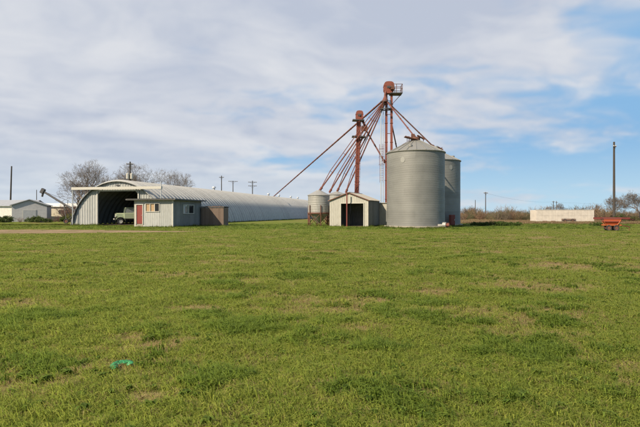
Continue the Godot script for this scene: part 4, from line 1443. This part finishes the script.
func make_scrub() -> void:
	rng.seed = 31
	var o := Node3D.new()
	o.name = numbered("scrub")
	add_child(o)
	meta(o, "brown leafless scrub thicket massed along the far field edge", "scrub", "", "stuff")
	for k in 3:
		var at := []
		var col := []
		for i in 420:
			var z := -rng.randf_range(104.0, 150.0)
			var x := rng.randf_range(0.06, 0.80) * -z
			var dens := 0.62 + 1.5 * nz.get_noise_2d(x * 2.6 + 300.0, z * 1.2)
			if rng.randf() > dens: continue
			var s := pow(rng.randf(), 1.8) * 0.62 + 0.36
			s *= 1.0 + 1.1 * nz.get_noise_2d(x * 2.2, z * 0.6 + 7.0)
			at.append(Transform3D(Basis(Vector3.UP, rng.randf() * TAU).scaled(Vector3(s * 1.4, s, s * 1.4)), Vector3(x, -0.05, z)))
			col.append([Color(0.20, 0.125, 0.075), Color(0.15, 0.115, 0.085), Color(0.25, 0.175, 0.10), Color(0.10, 0.105, 0.05), Color(0.13, 0.12, 0.06)][rng.randi() % 5])
		scatter("scrub_bushes", scrub_mesh(40 + k, 2.4), M.tinted_twig, at, col, o)
	# and behind the houses on the left
	var p := Node3D.new()
	p.name = numbered("scrub")
	add_child(p)
	meta(p, "dark reddish brush round the foot of the leafless trees beside the barn", "scrub", "", "stuff")
	var at2 := []
	var col2 := []
	for i in 110:
		var z := -rng.randf_range(86.0, 118.0)
		var x := rng.randf_range(-0.64, -0.44) * -z
		if x / -z < -0.5 and rng.randf() < 0.5: continue
		if rng.randf() < 0.4 : x = rng.randf_range(-0.505, -0.46) * -z
		var s := rng.randf_range(0.6, 1.3)
		if x / -z < -0.50: s *= 0.42
		at2.append(Transform3D(Basis(Vector3.UP, rng.randf() * TAU).scaled(Vector3(s * 1.4, s, s * 1.4)), Vector3(x, -0.05, z)))
		col2.append([Color(0.16, 0.09, 0.07), Color(0.14, 0.11, 0.08), Color(0.20, 0.13, 0.09)][rng.randi() % 3])
	scatter("scrub_bushes", scrub_mesh(44, 2.6), M.tinted_twig, at2, col2, p)

# ------------------------------------------------------------------ poles, machines, litter
func utility_pole(label: String, at: Vector3, h: float, r: float, arms: Array, turn := 0.0, lean := 0.0, cans := 0) -> void:
	var t := thing("utility_pole", label, "utility pole", at, turn, "wooden utility poles")
	t.rotation.z = lean
	var mb := MB.new()
	mb.tube(Vector3(0, -0.2, 0), Vector3(0, h, 0), r, r * 0.68, 10)
	part("shaft", mb.mesh(), M.pole_wood, t)
	for a in arms:
		mb = MB.new()
		mb.box(Vector3(0, h + a[0], r * 0.9), Vector3(a[1], 0.16, 0.13))
		for s in [-1.0, 1.0]:
			mb.tube(Vector3(s * a[1] * 0.3, h + a[0], r), Vector3(0, h + a[0] - 0.8, r * 0.7), 0.025, 0.025, 4)
		var arm := part("crossarm", mb.mesh(), M.pole_wood, t)
		for k in 4:
			mb = MB.new()
			var x: float = a[1] * [-0.47, -0.2, 0.2, 0.47][k]
			mb.lathe(Vector3(x, h + a[0] + 0.08, r * 0.9), [Vector2(0.03, 0.0), Vector2(0.07, 0.05), Vector2(0.05, 0.1), Vector2(0.07, 0.15), Vector2(0.0, 0.2)], 8)
			part("insulator", mb.mesh(), M.insulator, arm)
	for k in cans:
		mb = MB.new()
		var x := (k - (cans - 1) * 0.5) * 0.75
		mb.lathe(Vector3(x, h - 3.4, r + 0.3), [Vector2(0, 0), Vector2(0.26, 0), Vector2(0.28, 0.05), Vector2(0.28, 1.0), Vector2(0.2, 1.1), Vector2(0, 1.12)], 12)
		mb.tube(Vector3(x, h - 2.3, r + 0.3), Vector3(x, h - 2.0, r + 0.3), 0.05, 0.03, 6)
		part("transformer", mb.mesh(), M.trim, t)

func wire(label: String, a: Vector3, b: Vector3, sag: float) -> void:
	var mb := MB.new()
	var was := a
	for k in range(1, 13):
		var f := k / 12.0
		var p := a.lerp(b, f) - Vector3.UP * sag * 4.0 * f * (1.0 - f)
		mb.tube(was, p, 0.014, 0.014, 4, false)
		was = p
	meta(top("power_line", mb.mesh(), M.dark_steel), label, "wire", "overhead wires")

func make_auger() -> void:
	var t := thing("grain_auger", "dark portable grain auger tilted up beside the barn's side", "auger", Vector3.ZERO)
	var a := Vector3(-41.2, 4.75, -75.0)
	var b := Vector3(-33.7, 0.45, -74.0)
	var mb := MB.new()
	mb.tube(a, b, 0.14, 0.14, 10)
	part("tube", mb.mesh(), M.dark_steel, t)
	mb = MB.new()
	mb.bevel_box(a + Vector3(-0.15, 0.1, 0), Vector3(0.55, 0.75, 0.5), 0.06, Basis(Vector3(0, 0, 1), -0.5))
	mb.tube(a + Vector3(-0.1, -0.1, 0), a + Vector3(-0.25, -0.75, 0), 0.16, 0.14, 8)
	part("head", mb.mesh(), M.dark_steel, t)
	mb = MB.new()
	mb.bevel_box(b + Vector3(0.2, -0.05, 0), Vector3(0.9, 0.5, 0.9), 0.05)
	part("intake_hopper", mb.mesh(), M.rust_dark, t)
	mb = MB.new()
	var m := a.lerp(b, 0.42)
	for s in [-0.9, 0.9]:
		mb.tube(m, Vector3(m.x + 0.9, 0.4, m.z + s), 0.05, 0.05, 6)
		mb.tube(a.lerp(b, 0.7), Vector3(m.x + 0.9, 0.4, m.z + s), 0.04, 0.04, 6)
	mb.tube(Vector3(m.x + 0.9, 0.4, m.z - 0.9), Vector3(m.x + 0.9, 0.4, m.z + 0.9), 0.05, 0.05, 6)
	part("undercarriage", mb.mesh(), M.dark_steel, t)
	for s in [-1.0, 1.0]: wheel(t, Vector3(m.x + 0.9, 0.38, m.z + s), Vector3(0, 0, 1), 0.38, 0.2, M.rust_dark)
	mb = MB.new()
	var q := a.lerp(b, 0.5) + Vector3(0.1, 0.85, 0)
	mb.path([a, q, b], 0.025, 5)
	mb.tube(a.lerp(b, 0.5), q, 0.03, 0.03, 5)
	part("truss_cable", mb.mesh(), M.dark_steel, t)

func make_spreader() -> void:
	var t := thing("spreader_cart", "small orange hopper spreader cart on wheels in the grass", "spreader cart", Vector3(25.5, 0, -44.0), -0.35)
	t.scale = Vector3(0.82, 0.95, 0.9)
	var mb := MB.new()
	# hopper: wide rim above, tapering sides
	var lvl := [[0.80, 0.55, 1.12], [0.80, 0.55, 0.86], [0.42, 0.30, 0.46]]
	for k in 2:
		for s in 4:
			var c := [[-1, 1], [1, 1], [1, -1], [-1, -1]]
			var p := func(i: int, j: int) -> Vector3: return Vector3(c[j % 4][0] * lvl[i][0], lvl[i][2], c[j % 4][1] * lvl[i][1])
			var a: Vector3 = p.call(k, s)
			var b: Vector3 = p.call(k, s + 1)
			var d: Vector3 = p.call(k + 1, s + 1)
			var e: Vector3 = p.call(k + 1, s)
			mb.flat(a, b, d, e, (a + b) * Vector3(1, 0, 1))
	var h := part("hopper", mb.mesh(), M.orange, t)
	mb = MB.new()
	for s in [-1.0, 1.0]:
		mb.bevel_box(Vector3(0, 1.12, s * 0.55), Vector3(1.72, 0.1, 0.08), 0.015)
		mb.bevel_box(Vector3(s * 0.82, 1.122, 0), Vector3(0.08, 0.1, 1.04), 0.015)
		mb.bevel_box(Vector3(0, 0.84, s * 0.555), Vector3(1.7, 0.05, 0.05), 0.01)
	part("rim", mb.mesh(), M.oxide, h)
	mb = MB.new()
	for s in [-1.0, 1.0]:
		mb.bevel_box(Vector3(0, 0.52, s * 0.42), Vector3(1.75, 0.12, 0.08), 0.015)
		mb.tube(Vector3(0.75, 0.95, s * 0.6), Vector3(0.25, 0.3, s * 0.6), 0.045, 0.045, 6)
		mb.tube(Vector3(-0.8, 0.85, s * 0.57), Vector3(-0.55, 0.5, s * 0.44), 0.035, 0.035, 6)
	part("frame", mb.mesh(), M.orange_pale, t)
	mb = MB.new()
	mb.bevel_box(Vector3(-0.1, 0.4, 0), Vector3(0.6, 0.2, 0.5), 0.03)
	mb.lathe(Vector3(-0.75, 0.3, 0), [Vector2(0, 0), Vector2(0.3, 0.0), Vector2(0.3, 0.04), Vector2(0, 0.06)], 16)
	part("spinner", mb.mesh(), M.rust_dark, t)
	mb = MB.new()
	mb.path([Vector3(0.85, 0.5, 0.4), Vector3(1.7, 0.36, 0), Vector3(0.85, 0.5, -0.4)], 0.04, 6)
	mb.tube(Vector3(1.65, 0.36, 0), Vector3(1.65, 0.0, 0), 0.03, 0.03, 6)
	part("drawbar", mb.mesh(), M.oxide, t)
	for x in [-0.35, 0.35]:
		for s in [-1.0, 1.0]: wheel(t, Vector3(x, 0.27, s * 0.62), Vector3(0, 0, 1), 0.27, 0.16, M.rust_dark)

func make_trailer() -> void:
	var t := thing("trailer_body", "long cream box trailer body resting on the ground in the tan field", "trailer", Vector3(42.3, 0, -88.0), 0.0)
	var mb := MB.new()
	t.scale.x = 0.95
	mb.bevel_box(Vector3(0, 1.12, 0), Vector3(10.6, 1.95, 2.4), 0.05)
	var body := part("body", mb.mesh(), M.trailer_cream, t)
	# side panels with joints, two rows
	for r in 2:
		for k in 9:
			mb = MB.new()
			mb.box(Vector3(-4.7 + k * 1.175, 0.66 + r * 0.94, 1.21), Vector3(1.15, 0.91, 0.03))
			part("side_panel", mb.mesh(), M.trailer_cream, body)
	mb = MB.new()
	mb.box(Vector3(0, 2.12, 1.2), Vector3(10.66, 0.08, 0.1))
	mb.box(Vector3(0, 0.16, 1.2), Vector3(10.66, 0.1, 0.1))
	part("rail", mb.mesh(), M.trim, body)
	mb = MB.new()
	for k in 2: mb.box(Vector3(5.36, 1.15, -0.58 + 1.16 * k), Vector3(0.06, 1.8, 1.1))
	part("rear_door", mb.mesh(), M.rust_dark, t)
	for x in [-0.1, 1.3]:
		wheel(t, Vector3(x, 0.3, 1.31), Vector3(0, 0, 1), 0.3, 0.2, M.rust_dark)
	mb = MB.new()
	mb.bevel_box(Vector3(0.6, 0.44, 1.3), Vector3(2.6, 0.36, 0.18), 0.08)
	part("rusty_mudguard", mb.mesh(), M.brown_board, t)
	mb = MB.new()
	for x in [-3.7, -2.2]: mb.bevel_box(Vector3(x, 0.12, 1.25), Vector3(0.8, 0.24, 0.3), 0.05)
	part("skid_block", mb.mesh(), M.rust_dark, t)
	# red flat trailer behind it
	var f := thing("flatbed_trailer", "rusty red low flatbed trailer beyond the orange cart", "trailer", Vector3(48.4, 0, -83.5), 0.02)
	mb = MB.new()
	mb.box(Vector3(0, 0.62, 0), Vector3(5.0, 0.14, 1.9))
	part("deck", mb.mesh(), M.oxide, f)
	mb = MB.new()
	for s in [-1.0, 1.0]: mb.box(Vector3(0, 0.72, s * 0.95), Vector3(5.0, 0.3, 0.06))
	part("side_rail", mb.mesh(), M.oxide, f)
	mb = MB.new()
	mb.path([Vector3(2.5, 0.55, 0.6), Vector3(3.8, 0.45, 0), Vector3(2.5, 0.55, -0.6)], 0.06, 6)
	part("drawbar", mb.mesh(), M.oxide, f)
	for x in [-0.6, 0.4]:
		for s in [-1.0, 1.0]: wheel(f, Vector3(x, 0.33, s * 1.1), Vector3(0, 0, 1), 0.33, 0.2, M.rust_dark)

func make_fans() -> void:
	# aeration fan with pale housing at the near bin, red control cabinet at the far bin
	var t := thing("aeration_fan", "pale dusty aeration fan with rusty motor at the foot of the bins", "fan", Vector3(12.85, 0, -51.9), -0.5)
	t.scale = Vector3(0.85, 0.85, 0.85)
	var mb := MB.new()
	mb.lathe(Vector3.ZERO, [Vector2(0.26, -0.22), Vector2(0.33, -0.2), Vector2(0.33, 0.2), Vector2(0.26, 0.22), Vector2(0.24, 0.0)], 20)
	part("housing", mb.mesh(), M.hopper_steel, t, Transform3D(Basis(Vector3(0, 0, 1), PI / 2), Vector3(0, 0.38, 0)))
	mb = MB.new()
	mb.tube(Vector3(0.15, 0.36, 0), Vector3(0.6, 0.36, 0), 0.2, 0.2, 12)
	mb.box(Vector3(0.4, 0.58, 0), Vector3(0.3, 0.1, 0.2))
	part("motor", mb.mesh(), M.rust, t)
	mb = MB.new()
	mb.bevel_box(Vector3(-0.5, 0.3, 0), Vector3(0.6, 0.34, 0.4), 0.04)
	part("duct", mb.mesh(), M.hopper_steel, t)
	mb = MB.new()
	for s in [-0.25, 0.25]: mb.box(Vector3(s, 0.05, 0), Vector3(0.08, 0.1, 0.7))
	part("foot", mb.mesh(), M.rust_dark, t)
	var c := thing("control_cabinet", "narrow dark red cabinet against the farther big grain bin", "cabinet", Vector3(15.75, 0, -60.0), 0.3)
	mb = MB.new()
	mb.bevel_box(Vector3(0, 0.72, 0), Vector3(0.62, 1.25, 0.4), 0.03)
	part("case", mb.mesh(), M.oxide, c)
	mb = MB.new()
	mb.bevel_box(Vector3(0, 0.74, 0.21), Vector3(0.52, 1.1, 0.03), 0.008)
	var d := part("door", mb.mesh(), M.oxide, c)
	mb = MB.new()
	mb.box(Vector3(0.2, 0.75, 0.235), Vector3(0.04, 0.16, 0.03))
	part("handle", mb.mesh(), M.galvanised, d)
	mb = MB.new()
	for s in [-0.22, 0.22]: mb.box(Vector3(s, 0.05, 0), Vector3(0.07, 0.1, 0.3))
	part("foot", mb.mesh(), M.rust_dark, c)

func make_litter() -> void:
	# crumpled ring of thin green plastic lying in the grass
	var mb := MB.new()
	var g := FastNoiseLite.new()
	g.seed = 4
	g.frequency = 0.9
	var n := 44
	var rows := 7
	var pts := []
	for i in n + 1:
		var a := -0.25 + (PI * 1.45) * i / n
		var row := []
		for j in rows:
			var f := float(j) / (rows - 1)
			var wob := g.get_noise_2d(i * 0.55, j * 0.9) * 0.028
			var r := 0.055 + 0.07 * f + wob * 1.2
			var y := 0.035 + 0.055 * sin(f * PI) + g.get_noise_2d(i * 0.6 + 40.0, j * 1.1) * 0.03 + 0.012 * sin(a)
			row.append(Vector3(cos(a) * r * 1.12, y, -sin(a) * r * 1.0))
		pts.append(row)
	for i in n:
		for j in rows - 1:
			mb.flat(pts[i][j], pts[i + 1][j], pts[i + 1][j + 1], pts[i][j + 1], Vector3.UP)
	var o := top("plastic_scrap", mb.mesh(), M.green_plastic)
	o.position = Vector3(-1.90, 0.015 + height_at(-1.90, -4.83), -4.83)
	o.rotation.y = 0.15
	o.scale = Vector3(0.8, 0.4, 1.0)
	meta(o, "crumpled bright green plastic scrap lying on the lawn", "plastic scrap")

# ------------------------------------------------------------------ everything
func _ready() -> void:
	# camera
	var cam := Camera3D.new()
	cam.name = "camera"
	cam.fov = 46.0
	cam.near = 0.1
	cam.far = 6000.0
	cam.position = Vector3(0, 1.5, 0)
	add_child(cam)
	cam.current = true
	# sky, exposure
	var env := Environment.new()
	env.background_mode = Environment.BG_SKY
	var sky := Sky.new()
	var pano := PanoramaSkyMaterial.new()
	pano.panorama = make_sky()
	sky.sky_material = pano
	env.sky = sky
	env.tonemap_mode = Environment.TONE_MAPPER_LINEAR
	env.tonemap_exposure = 1.55
	env.sdfgi_enabled = true
	env.ssao_enabled = true
	env.ssil_enabled = true
	var we := WorldEnvironment.new()
	we.name = "environment"
	we.environment = env
	add_child(we)
	# sun: behind the viewer's left shoulder, well to the side
	var sun := DirectionalLight3D.new()
	sun.name = "sun"
	sun.light_color = Color(1.0, 0.93, 0.82)
	sun.light_energy = 1.5
	sun.light_angular_distance = 0.6
	sun.shadow_enabled = true
	add_child(sun)
	sun.look_at_from_position(Vector3(-0.601, 0.588, 0.541) * 100.0, Vector3.ZERO)

	nz.seed = 12
	nz.frequency = 0.03
	nz.fractal_octaves = 3
	nz_fine.seed = 29
	nz_fine.frequency = 0.12
	nz_fine.fractal_octaves = 3
	rng.seed = 5
	make_materials()
	make_ground()
	# large structures
	make_barn()
	make_bin(Vector3(10.39, 0, -54.7), "nearer big grey corrugated grain bin, its roof cap railed", -0.62, 0.2)
	make_bin(Vector3(14.54, 0, -63.6), "farther big grey grain bin, half hidden behind its twin", 0.42, 0.55)
	make_hopper(Vector3(-0.15, 0, -62.0), 1.33, 1.55, 3.75, 4.36, "pale hopper bin on red braced legs left of the gabled shed")
	make_hopper(Vector3(2.26, 0, -67.0), 1.5, 1.7, 4.0, 4.42, "pale hopper bin mostly hidden behind the gabled shed")
	make_elevators()
	make_gable_shed()
	make_office()
	make_plank_bin()
	gable_house("house", "white house at the lane with a pale grey roof", Vector3(-62.8, 0, -103.0), 0.06, 10.0, 7.0, 3.0, 4.1, true, M.house_white, M.house_roof, [["window", 2.2, 1.8, 1.1, 1.0], ["window", -2.0, 1.8, 1.1, 1.0]])
	gable_house("grey_shed", "blue grey shed with its gable end toward the field", Vector3(-54.6, 0, -95.5), 0.4, 5.6, 8.0, 3.0, 3.95, false, M.house_grey, M.house_roof, [["shed_door", 0.0, 1.1, 2.2, 2.2]])
	gable_house("long_building", "long low cream building behind the tilted grain auger", Vector3(-57.5, 0, -112.0), 0.1, 15.0, 6.0, 3.0, 3.6, true, M.house_cream, M.house_white, [["window", 1.0, 1.9, 1.0, 0.9], ["window", 5.0, 1.9, 1.0, 0.9]])
	# vegetation
	bare_tree("tall leafless tree with wide crown left of the barn front", Vector3(-46.5, 0, -100.0), 13.9, 301, M.twig)
	bare_tree("leafless tree leaning over the brush at the barn's left", Vector3(-51.0, 0, -106.0), 11.0, 302, M.twig)
	bare_tree("leafless tree seen above the barn roof beside the transformer pole", Vector3(-38.0, 0, -106.0), 13.9, 303, M.twig)
	bare_tree("leafless tree above the barn roof behind the white door track", Vector3(-44.0, 0, -112.0), 13.6, 304, M.twig)
	bare_tree("smaller leafless tree above the barn roof beyond the tin shed", Vector3(-34.0, 0, -113.0), 13.5, 305, M.twig)
	bare_tree("short leafless tree in the brush beyond the dark plain pole", Vector3(65.0, 0, -102.0), 7.4, 306, M.twig, 6)
	bare_tree("low leafless tree right beside the scrub by the plain pole", Vector3(62.5, 0, -108.0), 6.4, 307, M.twig, 6)
	bare_tree("low leafless tree behind the cream trailer's rusty end", Vector3(52.5, 0, -112.0), 5.0, 308, M.twig, 5)
	leaf_shrub("dark green shrub at the foot of the plain pole", Vector3(52.5, 0, -88.5), 3.4, 2.0, 401, Color(0.05, 0.075, 0.025), Color(0.09, 0.11, 0.04))
	leaf_shrub("olive shrub between the plain pole and the leafless trees", Vector3(56.8, 0, -91.0), 3.0, 1.5, 402, Color(0.08, 0.09, 0.035), Color(0.14, 0.13, 0.06))
	leaf_shrub("low green shrub in the grass before the cream trailer", Vector3(26.0, 0, -66.0), 1.6, 0.55, 403, Color(0.045, 0.085, 0.02), Color(0.08, 0.13, 0.03), 700, 0.07)
	leaf_shrub("low green shrub in the grass beside the orange cart", Vector3(33.0, 0, -60.0), 2.2, 0.7, 404, Color(0.05, 0.08, 0.02), Color(0.08, 0.12, 0.03), 800, 0.07)
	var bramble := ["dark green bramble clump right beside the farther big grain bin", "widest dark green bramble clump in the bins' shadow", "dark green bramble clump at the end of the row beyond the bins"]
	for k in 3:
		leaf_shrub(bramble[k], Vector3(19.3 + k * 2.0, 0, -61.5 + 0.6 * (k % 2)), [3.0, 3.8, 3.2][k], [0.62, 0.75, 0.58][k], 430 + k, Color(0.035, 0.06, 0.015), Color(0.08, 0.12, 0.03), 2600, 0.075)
	var hedge := ["low green shrub before the white house", "dark shrub at the corner between white house and grey shed", "broad green shrub before the grey shed", "rounded green shrub at the grey shed's right corner", "dark shrub under the grain auger's raised head", "green shrub under the middle of the grain auger", "yellowish shrub beside the grain auger's lower end"]
	for k in hedge.size():
		var z := -86.0 + 2.5 * sin(k * 2.1)
		var x := (-0.625 + k * 0.0235) * 87.0
		leaf_shrub(hedge[k], Vector3(x, 0, z), 3.6, [1.4, 1.7, 1.3, 1.5, 1.2, 1.5, 2.2][k], 410 + k, Color(0.045, 0.065, 0.02), Color(0.09, 0.12, 0.035) if k < 6 else Color(0.17, 0.16, 0.05), 1500, 0.11)
	# objects
	make_truck()
	make_auger()
	make_trailer()
	make_spreader()
	make_fans()
	utility_pole("plain dark pole leaning above the white house", Vector3(-74.6, 0, -121.0), 12.9, 0.22, [], 0.0, -0.03)
	utility_pole("thin far pole above the blue grey shed", Vector3(-78.9, 0, -140.0), 8.1, 0.12, [])
	utility_pole("pole with pale transformer cans behind the barn front", Vector3(-37.0, 0, -98.0), 11.6, 0.19, [[-0.5, 1.3]], 0.2, 0.0, 2)
	utility_pole("pole with a short crossarm behind the barn roof", Vector3(-33.3, 0, -170.0), 14.3, 0.2, [[-0.6, 1.6]], 0.2)
	utility_pole("pole with one wide top crossarm behind the barn roof", Vector3(-32.0, 0, -185.0), 13.5, 0.2, [[-0.2, 3.4]], 0.2)
	utility_pole("pole with two stacked crossarms behind the barn roof", Vector3(-23.5, 0, -175.0), 12.9, 0.2, [[-0.5, 3.0], [-1.8, 3.0]], 0.2)
	utility_pole("tall plain dark pole rising from the green shrub by the field edge", Vector3(53.8, 0, -92.0), 14.6, 0.24, [[-0.9, 0.5]])
	utility_pole("thin pole above the brown scrub right of the bins", Vector3(49.4, 0, -150.0), 7.9, 0.15, [[-0.3, 1.2]])
	utility_pole("faint short pole in the scrub close to the farther bin", Vector3(52.5, 0, -170.0), 6.1, 0.13, [])
	utility_pole("far thin pole above the cream trailer", Vector3(102.1, 0, -220.0), 7.0, 0.16, [[-0.4, 1.2]])
	utility_pole("far thin pole just behind another above the cream trailer", Vector3(105.8, 0, -225.0), 7.1, 0.16, [[-0.6, 1.0]])
	wire("thin wire over the brown scrub to the far poles", Vector3(49.4, 7.6, -150.0), Vector3(102.1, 6.6, -220.0), 1.0)
	wire("thin wire from the far poles running out to the right", Vector3(105.8, 6.5, -225.0), Vector3(190.0, 7.0, -235.0), 1.0)
	make_litter()
	make_scrub()
	make_grass()
